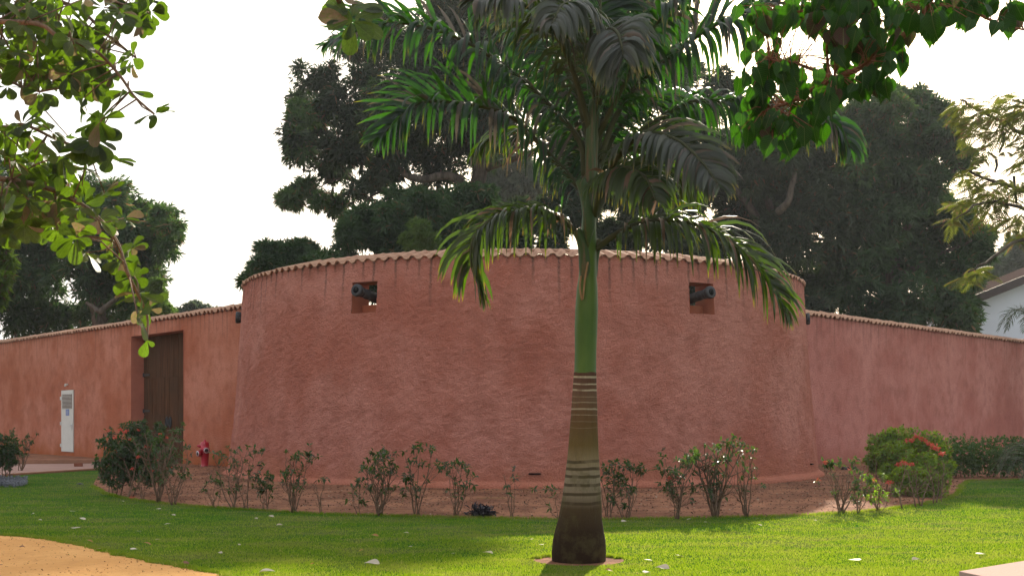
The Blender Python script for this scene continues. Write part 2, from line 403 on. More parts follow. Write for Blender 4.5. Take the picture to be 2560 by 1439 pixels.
M['bluesign'] = simple('faded_blue_plate', (0.10, 0.15, 0.36), 0.5, 0.4, 0.15, 20)
M['whitewall'] = simple('white_rendered_wall', (0.66, 0.68, 0.74), 0.85, 0.15, 0.08, 0.7, 0.004, 20)
M['fascia'] = simple('dark_brown_fascia', (0.075, 0.055, 0.05), 0.6, 0.3, 0.2, 3)
M['rooftile'] = simple('old_roof_tile', (0.07, 0.05, 0.045), 1.0, 0.0, 0.3, 3)
M['pinkslab'] = None
M['pod'] = simple('dark_seed_pod', (0.03, 0.022, 0.02), 0.6, 0.4, 0.3, 20)
M['stone'] = simple('brown_stone', (0.26, 0.13, 0.08), 0.9, 0.15, 0.35, 12, 0.006, 50)
M['brick'] = simple('loose_red_brick', (0.24, 0.085, 0.05), 0.9, 0.15, 0.3, 12, 0.005, 60)
M['rubber'] = simple('black_plastic', (0.02, 0.02, 0.022), 0.5, 0.4, 0.2)
M['birdmat'] = simple('grey_brown_plumage', (0.05, 0.042, 0.038), 0.9, 0.1, 0.3, 30)
t = NT('pink_terrazzo'); p = t.pos(); v = t.node('ShaderNodeTexVoronoi'); v.inputs['Scale'].default_value = 260; t.l.new(p, v.inputs['Vector'])
c = t.mix(t.ramp(t.sep(v.outputs['Color'])[0], 0.2, 0.9), (0.34, 0.215, 0.18), (0.45, 0.30, 0.25))
M['pinkslab'] = t.finish(t.bsdf(t.mix(t.noise(p, 9, 3), c, (0.40, 0.26, 0.215)), 0.95, 0.05))

def woodmat():
    t = NT('dark_gate_wood'); uv = t.node('ShaderNodeTexCoord').outputs['Object']; g = t.pos()
    n = t.noise(t.map(g, (22, 22, 1.0)), 1.0, 6, 0.65); r = t.node('ShaderNodeObjectInfo').outputs['Random']
    c = t.mix(t.ramp(n, 0.3, 0.72), (0.040, 0.017, 0.009), (0.125, 0.058, 0.029))
    c = t.mix(t.math('MULTIPLY', r, 0.45), c, (0.070, 0.041, 0.026))
    c = t.mix(t.math('MULTIPLY', t.ramp(t.noise(g, 0.9, 3), 0.45, 0.7), 0.5), c, (0.058, 0.036, 0.022))
    return t.finish(t.bsdf(c, 0.9, 0.03, t.bump(n, 0.006)))
M['wood'] = woodmat()

def trunkmat():
    t = NT('ringed_palm_trunk'); p = t.pos(); z = t.sep(p)[2]
    uv = t.uvn()
    wob = t.math('MULTIPLY', t.math('SUBTRACT', t.noise(p, 2.4, 2), 0.5), 0.05)
    zz = t.math('ADD', z, wob)
    fine = t.noise(t.map(p, (16, 16, 3)), 1.0, 5, 0.7)
    cr = t.node('ShaderNodeValToRGB'); e = cr.color_ramp.elements
    stops = [(0.0, (0.022, 0.011, 0.006)), (0.35, (0.030, 0.016, 0.008)), (0.60, (0.062, 0.038, 0.018)), (0.74, (0.17, 0.125, 0.080)), (0.95, (0.215, 0.165, 0.110)),
             (1.12, (0.20, 0.142, 0.078)), (1.30, (0.120, 0.076, 0.026)), (1.55, (0.108, 0.058, 0.024)), (1.85, (0.125, 0.068, 0.040)), (2.10, (0.085, 0.040, 0.026))]
    while len(e) < len(stops): e.new(0.5)
    for el, (zv, cc) in zip(e, stops): el.position = zv / 2.2; el.color = (*cc, 1)
    t.l.new(t.math('DIVIDE', zz, 2.2), cr.inputs[0]); col = cr.outputs[0]
    # dark and pale leaf scars at their own heights
    def ring(zc, w, c, k, col):
        d = t.math('ABSOLUTE', t.math('SUBTRACT', zz, zc)); m = t.math('SUBTRACT', 1.0, t.ramp(d, w * 0.5, w))
        br = t.ramp(t.noise(t.map(p, (5, 5, 2), (0, 0, zc * 3)), 1.3, 3), 0.33, 0.5)
        return t.mix(t.math('MULTIPLY', m, t.math('MULTIPLY_ADD', br, k * 0.5, k * 0.5)), col, c)
    for zc in (0.66, 0.76, 0.86, 0.955, 1.04, 1.12): col = ring(zc, 0.022, (0.055, 0.036, 0.018), 0.9, col)
    for zc, w, k in ((2.065, 0.016, 1.0), (1.985, 0.011, 1.0), (1.915, 0.014, .95), (1.84, 0.005, .5), (1.775, 0.008, .5), (1.70, 0.012, .75), (1.635, 0.006, .55), (1.56, 0.004, .35), (1.49, 0.004, .3)):
        col = ring(zc, w, (0.34, 0.265, 0.18), k, col)
    moss = t.ramp(t.noise(p, 3.2, 5, 0.7), 0.46, 0.66)
    col = t.mix(t.math('MULTIPLY', moss, t.math('MULTIPLY', 0.6, t.math('SUBTRACT', 1.0, t.ramp(z, 0.7, 1.7)))), col, (0.075, 0.060, 0.022))
    col = t.mix(t.math('MULTIPLY', t.ramp(fine, 0.45, 0.75), 0.4), col, t.mix(0.5, col, (0.03, 0.02, 0.012)))
    return t.finish(t.bsdf(col, 0.9, 0.06, t.bump(fine, 0.02)))
M['palmtrunk'] = trunkmat()
t = NT('green_crownshaft'); p = t.pos(); n = t.noise(t.map(p, (30, 30, 0.8)), 1.0, 4); n2 = t.noise(t.map(p, (3, 3, 1.2)), 1.0, 3)
c = t.mix(t.ramp(n2, 0.35, 0.7), (0.034, 0.078, 0.004), (0.070, 0.118, 0.010)); c = t.mix(t.math('MULTIPLY', n, 0.3), c, (0.085, 0.13, 0.05))
M['crownshaft'] = t.finish(t.bsdf(c, 0.45, 0.2, t.bump(n, 0.003)))
t = NT('palm_sheath'); p = t.pos(); n = t.noise(t.map(p, (20, 20, 1.5)), 1.0, 5, 0.7)
c = t.mix(t.ramp(n, 0.48, 0.70), (0.034, 0.066, 0.014), (0.12, 0.07, 0.034))
M['sheath'] = t.finish(t.bsdf(c, 0.6, 0.35, t.bump(n, 0.005)))
M['rachis'] = simple('frond_midrib', (0.050, 0.052, 0.022), 0.7, 0.15, 0.3, 6)
M['dryhusk'] = simple('dry_husk', (0.30, 0.17, 0.08), 0.8, 0.2, 0.3, 9)

# ------------------------------------------------------------------ plan of the place
BC = (0.33, 34.9); BR0, BR1, BH, BT = 8.5, 8.03, 5.3, 0.58     # bastion centre, foot and top radius, height, thickness
WA, WB = Vector((-8.2, 35.4, 0)), Vector((-22.6, 52.0, 0))     # two points of the left wall
XA, XB = Vector((9.3, 37.4, 0)), Vector((22.3, 51.5, 0))       # two points of the right wall
WH = 4.9

# ------------------------------------------------------------------ ground
def ragged(pts, step, amp, seed):
    rr = random.Random(seed); out = []
    for (x0, y0), (x1, y1) in zip(pts[:-1], pts[1:]):
        L = math.hypot(x1 - x0, y1 - y0); n = max(1, int(L / step)); nx, ny = -(y1 - y0) / L, (x1 - x0) / L
        for i in range(n):
            f = i / n; a = rr.gauss(0, amp) if i else 0; out.append((x0 + (x1 - x0) * f + nx * a, y0 + (y1 - y0) * f + ny * a))
    return out + [pts[-1]]
def sheet(name, poly, z, mat, step=None, hfun=None, kind='structure', smooth=True):
    pts = [Vector((x, y)) for x, y in poly]
    if step:
        P = np.array(poly); x0, y0 = P.min(0); x1, y1 = P.max(0)
        gx, gy = np.meshgrid(np.arange(x0, x1, step), np.arange(y0, y1, step)); gx = gx.ravel(); gy = gy.ravel()
        rs = np.random.default_rng(3); gx = gx + rs.uniform(-.3, .3, gx.shape) * step; gy = gy + rs.uniform(-.3, .3, gy.shape) * step
        k = inpoly(gx, gy, poly) & (segdist(gx, gy, poly) > step * 0.4)
        pts += [Vector((a, b)) for a, b in zip(gx[k], gy[k])]
    n = len(poly)
    v, e, f, *_ = delaunay_2d_cdt(pts, [(i, (i + 1) % n) for i in range(n)], [list(range(n))], 1, 1e-5)
    V = np.array([[p.x, p.y, 0] for p in v]); V[:, 2] = z
    if hfun is not None: V[:, 2] += hfun(V[:, 0], V[:, 1])
    Fc = np.array([list(q) for q in f if len(q) == 3], dtype=np.int32)
    a = V[Fc[:, 1]] - V[Fc[:, 0]]; b = V[Fc[:, 2]] - V[Fc[:, 0]]
    flip = (a[:, 0] * b[:, 1] - a[:, 1] * b[:, 0]) < 0; Fc[flip] = Fc[flip][:, ::-1]
    return tag(npobj(name, V, Fc, mat, smooth=smooth), kind=kind)

sheet('ground', [(-420, -60), (420, -60), (420, 780), (-420, 780)], -0.06, M['soil'])
LAWN = [(-60, -14), (60, -14), (60, 62), (-60, 62)]
sheet('lawn', LAWN, 0.0, M['lawn'])

def wall_pt(A, B, t): return A + (B - A).normalized() * t
bed_front = [gd(*p) for p in [(232, 1215), (240, 1222), (262, 1232), (300, 1243), (350, 1251), (400, 1257), (500, 1266), (600, 1273), (800, 1284), (1000, 1290), (1300, 1296),
             (1500, 1298), (1800, 1294), (2000, 1288), (2150, 1279), (2300, 1262), (2360, 1249), (2388, 1238), (2398, 1226), (2404, 1212), (2425, 1201), (2560, 1198), (2900, 1196)]]
lw = [tuple(wall_pt(WA, WB, t_)[:2]) for t_ in (-3.0, 3.0, 9.9)]
rw = [tuple(wall_pt(XA, XB, t_)[:2]) for t_ in (26, -3.0)]
bed_front = ragged(bed_front, .25, .025, 9)
BED = bed_front + rw + lw + [gd(252, 1166), gd(248, 1186), gd(236, 1205)]
PATHPX = [(-420, 1215), (-200, 1204), (40, 1186), (252, 1172.5), (252, 1158), (40, 1160), (-200, 1163), (-420, 1166)]
PATH = [gd(*p) for p in PATHPX]
VERGE = [gd(-420, 1165), gd(-200, 1162), gd(40, 1159), gd(252, 1157), tuple(wall_pt(WA, WB, 10.2)[:2]), tuple(wall_pt(WA, WB, 32)[:2])]
wl_l = [tuple(WA[:2]), tuple(WB[:2])]; wl_r = [tuple(XA[:2]), tuple(XB[:2])]
ex = lambda A, B, k0, k1: [tuple((A + (B - A) * k0)[:2]), tuple((A + (B - A) * k1)[:2])]
def near_wall(x, y):
    return np.minimum(segdist(x, y, ex(WA, WB, -.3, 2), False), segdist(x, y, ex(XA, XB, -.3, 2), False))
def bedh(x, y):
    e = segdist(x, y, BED); w = near_wall(x, y)
    rise = 0.13 * np.clip(1 - w / 3.5, 0, 1) ** 1.2
    rough = 0.05 * (fbm(x * 1.3, y * 1.3, 0, 4, 5) - 0.35) + 0.035 * (fbm(x * 6, y * 6, 0, 2, 9) - .5)
    return 0.006 + np.clip(e / 0.5, 0, 1) * (0.02 + np.clip(rough, -0.02, 1)) + rise
sheet('soil_bed', BED, 0.0, M['soil'], 0.22, bedh)
sheet('paved_path', PATH, 0.012, M['path'])
def vergeh(x, y): return 0.10 + 0.04 * np.clip(1 - near_wall(x, y) / 3, 0, 1) + 0.03 * fbm(x * 1.5, y * 1.5, 0, 3, 2)
sheet('soil_verge', VERGE, 0.0, M['soil'], 0.4, vergeh)
def strip(name, pts, w, h, mat, z=0.0):
    b = MB()
    for p, q in zip(pts[:-1], pts[1:]):
        p = Vector((*p, 0)); q = Vector((*q, 0)); d = (q - p); L = d.length; d.normalize(); s = d.cross(Vector((0, 0, 1)))
        b.box((p + q) / 2 + Vector((0, 0, z + h / 2)), d, s, (0, 0, 1), L, w, h)
    return tag(b.obj(name, mat, bevel=0.01), kind='structure')
strip('kerb', VERGE[:4], 0.16, 0.15, M['kerb'])
strip('path_edging', [gd(*p) for p in [(-420, 1216), (-200, 1205), (40, 1187), (250, 1173.5)]], 0.12, 0.06, M['kerb'])

SANDPX = [(-250, 1335), (0, 1337), (50, 1340), (100, 1345), (150, 1352), (230, 1368), (290, 1384), (350, 1395), (390, 1407), (430, 1412), (500, 1425), (545, 1431), (575, 1440), (590, 1470), (560, 1530)]
SAND_EDGE = ragged([gd(*p) for p in SANDPX], .10, .030, 5)
SAND = SAND_EDGE + [(-2.2, 5.5), (-2.0, -8), (-30, -8), (-30, 16.2)]
sheet('sandy_path', SAND, 0.006, M['laterite'], 0.5, lambda x, y: 0.012 * np.clip(segdist(x, y, SAND) / .4, 0, 1) * fbm(x * 3, y * 3, 0, 3))

PALM = Vector(((1447 - 1280) / F * 13.25, 13.25, 0))
hole = [(PALM.x + 0.51 * math.cos(a) * (1 + .04 * math.sin(3 * a)), PALM.y + 0.02 + 0.50 * math.sin(a)) for a in np.linspace(0, 2 * math.pi, 40, endpoint=False)]
sheet('planting_soil', hole, 0.005, M['soil'])

def not_lawn(x, y, m=0.0):
    o = inpoly(x, y, BED) | inpoly(x, y, PATH) | inpoly(x, y, VERGE) | inpoly(x, y, SAND) | (np.hypot(x - PALM.x, y - PALM.y - .02) < 0.5)
    return o
def behind_walls(x, y):
    sl = (x - WA.x) * (WB.y - WA.y) - (y - WA.y) * (WB.x - WA.x); sr = (x - XA.x) * (XB.y - XA.y) - (y - XA.y) * (XB.x - XA.x)
    return (sl > 0) & (sr < 0) & (y > 33)
def blades(name, n, y0, y1, hmin, hmax, w, seed, label):
    g = np.random.default_rng(seed)
    y = 1 / (1 / y1 + g.random(n) * (1 / y0 - 1 / y1)); y = y0 + (y1 - y0) * ((y - y0) / (y1 - y0)) ** 1.0
    x = g.uniform(-0.52, 0.52, n) * y
    dens = fbm(x * 2.2, y * 2.2, 0, 3, 4)
    k = ~not_lawn(x, y) & ~behind_walls(x, y) & (g.random(n) < 0.45 + dens)
    x = x[k]; y = y[k]; n = len(x); h = g.uniform(hmin, hmax, n) * (0.7 + 0.6 * dens[k]); a = g.uniform(0, 2 * np.pi, n); la = g.uniform(0, 2 * np.pi, n); ll = g.uniform(0.1, 0.9, n) * h
    ww = w * g.uniform(.7, 1.3, n)
    V = np.zeros((n, 3, 3)); V[:, 0] = np.stack([x - np.cos(a) * ww, y - np.sin(a) * ww, 0 * x - .002], 1); V[:, 1] = np.stack([x + np.cos(a) * ww, y + np.sin(a) * ww, 0 * x - .002], 1)
    V[:, 2] = np.stack([x + np.cos(la) * ll, y + np.sin(la) * ll, h], 1)
    return tag(npobj(name, V.reshape(-1, 3), np.arange(n * 3).reshape(-1, 3), M['blade']), label, 'grass', kind='stuff')
blades('lawn_grass', 560000, 11.2, 36, 0.012, 0.028, 0.0042, 11, 'short mown green grass covering the lawn')
# longer fringe where the turf was cut
g = np.random.default_rng(5)
def fringe(poly, closed, n, off, seed):
    g = np.random.default_rng(seed); P = np.array(poly + ([poly[0]] if closed else [])); d = np.diff(P, axis=0); L = np.hypot(*d.T); cum = np.concatenate([[0], np.cumsum(L)])
    s = g.random(n) * cum[-1]; i = np.clip(np.searchsorted(cum, s) - 1, 0, len(L) - 1); f = (s - cum[i]) / L[i]
    p = P[i] + d[i] * f[:, None]; nn = np.stack([d[i][:, 1], -d[i][:, 0]], 1) / L[i][:, None]
    return p + nn * (off + g.normal(0, .03, n))[:, None]
fp = np.concatenate([fringe(bed_front, False, 16000, 0.0, 1), fringe(hole[2:19], False, 2600, -.01, 2), fringe(SAND_EDGE[:-20], False, 7000, .02, 3)])
n = len(fp); h = g.uniform(.02, .06, n); a = g.uniform(0, 6.28, n); la = g.uniform(0, 6.28, n)
V = np.zeros((n, 3, 3)); V[:, 0, :2] = fp - np.stack([np.cos(a), np.sin(a)], 1) * .006; V[:, 1, :2] = fp + np.stack([np.cos(a), np.sin(a)], 1) * .006
V[:, 2, :2] = fp + np.stack([np.cos(la), np.sin(la)], 1) * (h * .5)[:, None]; V[:, 2, 2] = h
tag(npobj('grass_fringe', V.reshape(-1, 3), np.arange(n * 3).reshape(-1, 3), M['blade']), 'longer tufts of grass along the cut edges of the lawn', 'grass', kind='stuff')

# ------------------------------------------------------------------ roof tiles for the wall tops
def tile_mesh(p, L, amp, th, name='tile'):
    n = 16; xs = np.linspace(-p * 0.53, p * 0.53, n + 1); V = []; Fc = []
    for y in (-L / 2, L / 2):
        for k in (0, 1):
            for x in xs:
                s = math.cos(2 * math.pi * x / p); z = amp * math.copysign(abs(s) ** 0.62, s)
                V.append((x, y, z + (th if k else 0)))
    m = n + 1
    for i in range(n):
        Fc += [(i, m + i, m + i + 1, i + 1)[::-1][::-1], (m + i, m + i + 1, 3 * m + i + 1, 3 * m + i), (i + 1, i, 2 * m + i, 2 * m + i + 1), (2 * m + i, 3 * m + i, 3 * m + i + 1, 2 * m + i + 1)]
    for i in (0, n): Fc.append((i, 2 * m + i, 3 * m + i, m + i))
    me = bpy.data.meshes.new(name); me.from_pydata(V, [], Fc); me.polygons.foreach_set('use_smooth', [True] * len(Fc)); me.update(); me.materials.append(M['tile'])
    try: me.set_sharp_from_angle(angle=R(40))
    except Exception: pass
    return me
TILE_P = 0.295; AMP = 0.040
tile_me = [tile_mesh(TILE_P, 0.74, AMP, 0.02), tile_mesh(TILE_P * 1.01, 0.78, AMP * 1.08, 0.022), tile_mesh(TILE_P, 0.72, AMP * 0.92, 0.019)]
SLOPE = R(16)
def put_tile(parent, pos, outdir, rs):
    """outdir: horizontal unit vector pointing down the slope"""
    o = link('tile', rs.choice(tile_me), parent)
    y = Vector((outdir.x * math.cos(SLOPE), outdir.y * math.cos(SLOPE), -math.sin(SLOPE))); x = Vector((outdir.y, -outdir.x, 0)); z = x.cross(y)
    m = Matrix((x, y, z)).transposed().to_4x4() @ Matrix.Rotation(rs.gauss(0, .012), 4, 'Z') @ Matrix.Rotation(rs.gauss(0, .012), 4, 'X')
    m.translation = Vector(pos) + Vector((0, 0, rs.gauss(0, .004))) + outdir * rs.gauss(0, .012); o.matrix_basis = m
    return o

# ------------------------------------------------------------------ the round bastion
bastion = thing('round_bastion', 'large round battered bastion of rough pink stucco with wavy clay tile coping', 'bastion', (BC[0], BC[1], 0))
TH0, TH1 = R(-118), R(118); dth = TILE_P / 8 / BR1
n_th = int((TH1 - TH0) / dth); thetas = (np.arange(n_th + 1) - n_th // 2) * dth
zs = np.concatenate([np.linspace(0, 0.18, 7), np.linspace(0.215, BH, 146)])
EMB = [(R(-28), 4.07, 4.82), (R(31), 4.06, 4.80)]
HALF = R(2.55)
TT, ZZ = np.meshgrid(thetas, zs)
rr = BR0 + (BR1 - BR0) * np.clip(ZZ / BH, 0, 1) ** 0.9
px_ = np.sin(TT) * 8.2; py_ = -np.cos(TT) * 8.2
big = (fbm(px_ * .5, py_ * .5, ZZ * .5, 3, 21) - .5) * 0.09
rid = fbm(TT * BR1 * 10.5 + fbm(px_ * 2, py_ * 2, ZZ * 2, 2, 7) * 3, ZZ * 13.5 + fbm(px_ * 3, py_ * 3, ZZ * 3, 2, 8) * 3, 0 * TT, 3, 31)
rid = np.clip((rid - .33) / .34, 0, 1)
rr = rr + big + (rid - .5) * 0.024 * np.clip((ZZ - .1) / .3, 0, 1)
foot_w = 0.11 + 0.05 * fbm(px_ * 1.5, py_ * 1.5, 0 * ZZ, 2, 3)
rr = rr + foot_w * np.clip((0.17 - ZZ) / 0.09, 0, 1) ** 0.6
Z2 = ZZ.copy(); Z2[-1] = BH - 0.004 + 0.038 * np.sign(np.cos(2 * np.pi * TT[-1] * BR1 / TILE_P)) * np.abs(np.cos(2 * np.pi * TT[-1] * BR1 / TILE_P)) ** .62
V = np.stack([BC[0] + rr * np.sin(TT), BC[1] - rr * np.cos(TT), Z2], -1).reshape(-1, 3)
UV = np.stack([TT * BR1, ZZ], -1).reshape(-1, 2)
nc = len(thetas); ii, jj = np.meshgrid(np.arange(len(zs) - 1), np.arange(nc - 1), indexing='ij')
cth = (thetas[jj] + thetas[jj + 1]) / 2; cz = (zs[ii] + zs[ii + 1]) / 2; keep = np.ones(ii.shape, bool); holes = []
for tc, z0, z1 in EMB:
    m = (np.abs(cth - tc) < HALF) & (cz > z0) & (cz < z1); keep &= ~m
    js = np.where(m.any(0))[0]; is_ = np.where(m.any(1))[0]; holes.append((thetas[js[0]], thetas[js[-1] + 1], zs[is_[0]], zs[is_[-1] + 1]))
a_ = (ii * nc + jj)[keep]; Q = np.stack([a_, a_ + 1, a_ + nc + 1, a_ + nc], 1)
npobj('stucco_wall', V, Q, M['stucco_round'], bastion, True, UV)
# inner face and top
RI = BR1 - BT
tb = sorted(set(list(np.linspace(thetas[0], thetas[-1], 60)) + [h_ for hh in holes for h_ in hh[:2]])); zb = sorted(set([0, BH] + [h_ for hh in holes for h_ in hh[2:]]))
b = MB(); idx = {}
for i, tt in enumerate(tb):
    for j, z_ in enumerate(zb): b.v.append((BC[0] + RI * math.sin(tt), BC[1] - RI * math.cos(tt), z_))
for i in range(len(tb) - 1):
    for j in range(len(zb) - 1):
        ct = (tb[i] + tb[i + 1]) / 2; cz_ = (zb[j] + zb[j + 1]) / 2
        if any(h0 < ct < h1 and z0 < cz_ < z1 for h0, h1, z0, z1 in holes): continue
        k = len(zb); b.f.append((i * k + j, i * k + j + 1, (i + 1) * k + j + 1, (i + 1) * k + j))
for i in range(len(tb) - 1):
    for (ra, rb_, za, zb_) in ((BR1 - .04, RI, BH - .03, BH + .10),):
        q = []
        for tt, r_, z_ in ((tb[i], ra, za), (tb[i + 1], ra, za), (tb[i + 1], rb_, zb_), (tb[i], rb_, zb_)): q.append((BC[0] + r_ * math.sin(tt), BC[1] - r_ * math.cos(tt), z_))
        b.add(q, [(0, 1, 2, 3)])
        q = [(BC[0] + RI * math.sin(tt), BC[1] - RI * math.cos(tt), z_) for tt, z_ in ((tb[i], BH), (tb[i], BH + .10), (tb[i + 1], BH + .10), (tb[i + 1], BH))]
        b.add(q, [(0, 1, 2, 3)])
M['stucco_plain'] = simple('plain_pink_render', (0.42, 0.15, 0.10), 0.92, 0.1, 0.18, 3, 0.012, 24)
M['stucco_inner'] = simple('earth_red_render', (0.40, 0.13, 0.07), 0.92, 0.1, 0.15, 3, 0.01, 24)
b.obj('inner_wall', M['stucco_plain'], bastion)
for h0, h1, z0, z1 in holes:
    b = MB(); cyl = lambda tt, r_, z_: (BC[0] + r_ * math.sin(tt), BC[1] - r_ * math.cos(tt), z_)
    ro = lambda z_: BR0 + (BR1 - BR0) * (z_ / BH) ** 0.9 - 0.005
    A = [cyl(h0, ro(z0), z0), cyl(h1, ro(z0), z0), cyl(h1, ro(z1), z1), cyl(h0, ro(z1), z1)]
    Bq = [cyl(h0, RI - .002, z0), cyl(h1, RI - .002, z0), cyl(h1, RI - .002, z1), cyl(h0, RI - .002, z1)]
    b.add(A + Bq, [(0, 1, 5, 4), (1, 2, 6, 5), (2, 3, 7, 6), (3, 0, 4, 7)])
    b.obj('embrasure_reveal', M['stucco_inner'], bastion)
    b = MB(); tm = (h0 + h1) / 2; od = Vector((math.sin(tm), -math.cos(tm), 0)); sd = Vector((math.cos(tm), math.sin(tm), 0))
    b.box(Vector((BC[0], BC[1], z0 + .115)) + od * (RI + .13), sd, od, (0, 0, 1), (h1 - h0) * RI + .02, .26, .23)
    b.obj('sill', M['stucco_inner'], bastion, bevel=.012)
rs = random.Random(4)
kmax = int(R(117) * BR1 / TILE_P)
for k in range(-kmax, kmax + 1):
    tt = k * TILE_P / BR1; od = Vector((math.sin(tt), -math.cos(tt), 0))
    put_tile(bastion, Vector((BC[0], BC[1], BH + 0.005)) + od * (BR1 + 0.075 - 0.36) + Vector((0, 0, 0.36 * math.sin(SLOPE) + .0)), od, rs)

b = MB(); rq = []
for i in range(121):
    tt = R(-117) + R(234) * i / 120; rq.append(Vector((BC[0] + (BR1 - .60) * math.sin(tt), BC[1] - (BR1 - .60) * math.cos(tt), BH + .19)))
b.tube(rq, .055, 8); b.obj('ridge_mortar', M['tile'], bastion, True)
# cannons pointing out of the embrasures
def cannon(tt, rm, zm, el, label, L=1.9, s=1.0):
    od = Vector((math.sin(tt) * math.cos(el), -math.cos(tt) * math.cos(el), math.sin(el)))
    o = Vector((BC[0] + rm * math.sin(tt), BC[1] - rm * math.cos(tt), zm))
    c = thing('cannon', label, 'cannon', tuple(o), 'black iron cannons in the bastion embrasures')
    prof = [(0, .085), (0, .145), (-.015, .162), (-.07, .168), (-.12, .155), (-.17, .125), (-.20, .118), (-.21, .132), (-.235, .132), (-.245, .120), (-.42, .124), (-.43, .134), (-.46, .134), (-.47, .127),
            (-.80, .135), (-.81, .146), (-.85, .146), (-.86, .138), (-1.2, .150), (-1.55, .160), (-1.56, .18), (-1.62, .18), (-1.66, .16), (-1.74, .11), (-1.78, .05), (-1.82, .06), (-1.88, .07), (-1.93, .04), (-1.95, .001)]
    MB().lathe([(a, r * s) for a, r in prof[3 - 3:]], o, od, 28, cap=False).obj('barrel', M['iron'], c, True)
    MB().lathe([(-.004, .0865 * s), (-.35, .08 * s)], o, od, 24).obj('bore', M['bore'], c, True)  # black plug in the muzzle, painting the shade inside the bore
    a = od.cross(Vector((0, 0, 1))).normalized()
    MB().tube([o - od * .95 - a * .21, o - od * .95 + a * .21], .045, 12).obj('trunnion', M['iron'], c, True)
    return c
cannon(R(-28), 8.44, 4.585, R(8), 'black cannon barrel in the bastion opening nearest the gate', s=.9)
cannon(R(31), 8.44, 4.56, R(7), 'black cannon barrel in the bastion opening under the drooping palm frond', s=.9)
cannon(R(-80), 8.29, 4.46, R(3), 'cannon muzzle sticking out beside the gate wall, seen side on')
cannon(R(80), 8.24, 4.42, R(3), 'cannon muzzle sticking out over the rose wall above the flowering hedge')

# ------------------------------------------------------------------ the straight walls
def straight_wall(root, A, B, t0, t1, side, mat, opens, thick=0.55, H=WH, tiles=True):
    """side: unit normal towards the garden. opens: (ta, tb, za, zb)"""
    d = (B - A).normalized(); bk = -side
    du = TILE_P / 8; cols = np.arange(int((t1 - t0) / du) + 1) * du + t0; cols = np.round(cols / du) * du
    zs = np.linspace(0, H, 99)
    sn = lambda v, arr: arr[np.argmin(np.abs(arr - v))]
    opens = [(sn(a, cols), sn(b_, cols), sn(c_, zs), sn(e_, zs)) for a, b_, c_, e_ in opens]
    cols2 = cols
    T, Z = np.meshgrid(cols2, zs)
    off = (fbm(T * .35, Z * .35, 0 * T, 3, 12) - .5) * 0.07 + (fbm(T * 9, Z * 14, 0 * T, 2, 17) - .5) * .008 + 0.10 * (1 - Z / H) ** 2 * .6
    Zt = Z.copy(); Zt[-1] = H - 0.030 + 0.030 * np.sign(np.cos(2 * np.pi * T[-1] / TILE_P)) * np.abs(np.cos(2 * np.pi * T[-1] / TILE_P)) ** .62
    P = np.stack([A.x + d.x * T + side.x * off, A.y + d.y * T + side.y * off, Zt], -1)
    nc = len(cols2); ii, jj = np.meshgrid(np.arange(len(zs) - 1), np.arange(nc - 1), indexing='ij')
    ct = (cols2[jj] + cols2[jj + 1]) / 2; cz = (zs[ii] + zs[ii + 1]) / 2; keep = np.ones(ii.shape, bool)
    for a, b_, c_, e_ in opens: keep &= ~((ct > a) & (ct < b_) & (cz > c_) & (cz < e_))
    a_ = (ii * nc + jj)[keep]; Q = np.stack([a_, a_ + 1, a_ + nc + 1, a_ + nc], 1)
    npobj('stucco_wall', P.reshape(-1, 3), Q, mat, root, True, np.stack([T, Z], -1).reshape(-1, 2))
    b = MB()
    # back and top of the wall
    def pt(t_, o_, z_): return A + d * t_ + side * o_ + Vector((0, 0, z_))
    b.add([pt(t0, -thick, 0), pt(t1, -thick, 0), pt(t1, -thick, H + .1), pt(t0, -thick, H + .1)], [(0, 1, 2, 3)])
    b.add([pt(t0, -.04, H - .03), pt(t1, -.04, H - .03), pt(t1, -thick, H + .1), pt(t0, -thick, H + .1)], [(0, 1, 2, 3)])
    for a, b2, c_, e_ in opens:
        q = lambda o_: [pt(a, o_, c_), pt(b2, o_, c_), pt(b2, o_, e_), pt(a, o_, e_)]
        b.add(q(.0) + q(-thick + .01), [(0, 1, 5, 4), (1, 2, 6, 5), (2, 3, 7, 6), (3, 0, 4, 7)])
        o2 = .09
        b.add(q(o2 * 0 + .045) + q(-.002), [(0, 1, 5, 4), (1, 2, 6, 5), (2, 3, 7, 6), (3, 0, 4, 7)])
    b.obj('wall_core', M['stucco_plain'], root)
    if tiles:
        MB().tube([pt(t0 + (t1 - t0) * i / 30, -.58, H + .19) for i in range(31)], .055, 8).obj('ridge_mortar', M['tile'], root, True)
        rs = random.Random(int(abs(A.x) * 10)); k0, k1 = int(math.ceil(t0 / TILE_P)), int(t1 / TILE_P)
        for k in range(k0, k1 + 1):
            put_tile(root, A + d * (k * TILE_P) + side * (0.075 + .02 - 0.36) + Vector((0, 0, H + .005 + .36 * math.sin(SLOPE))), Vector(side), rs)
    return opens

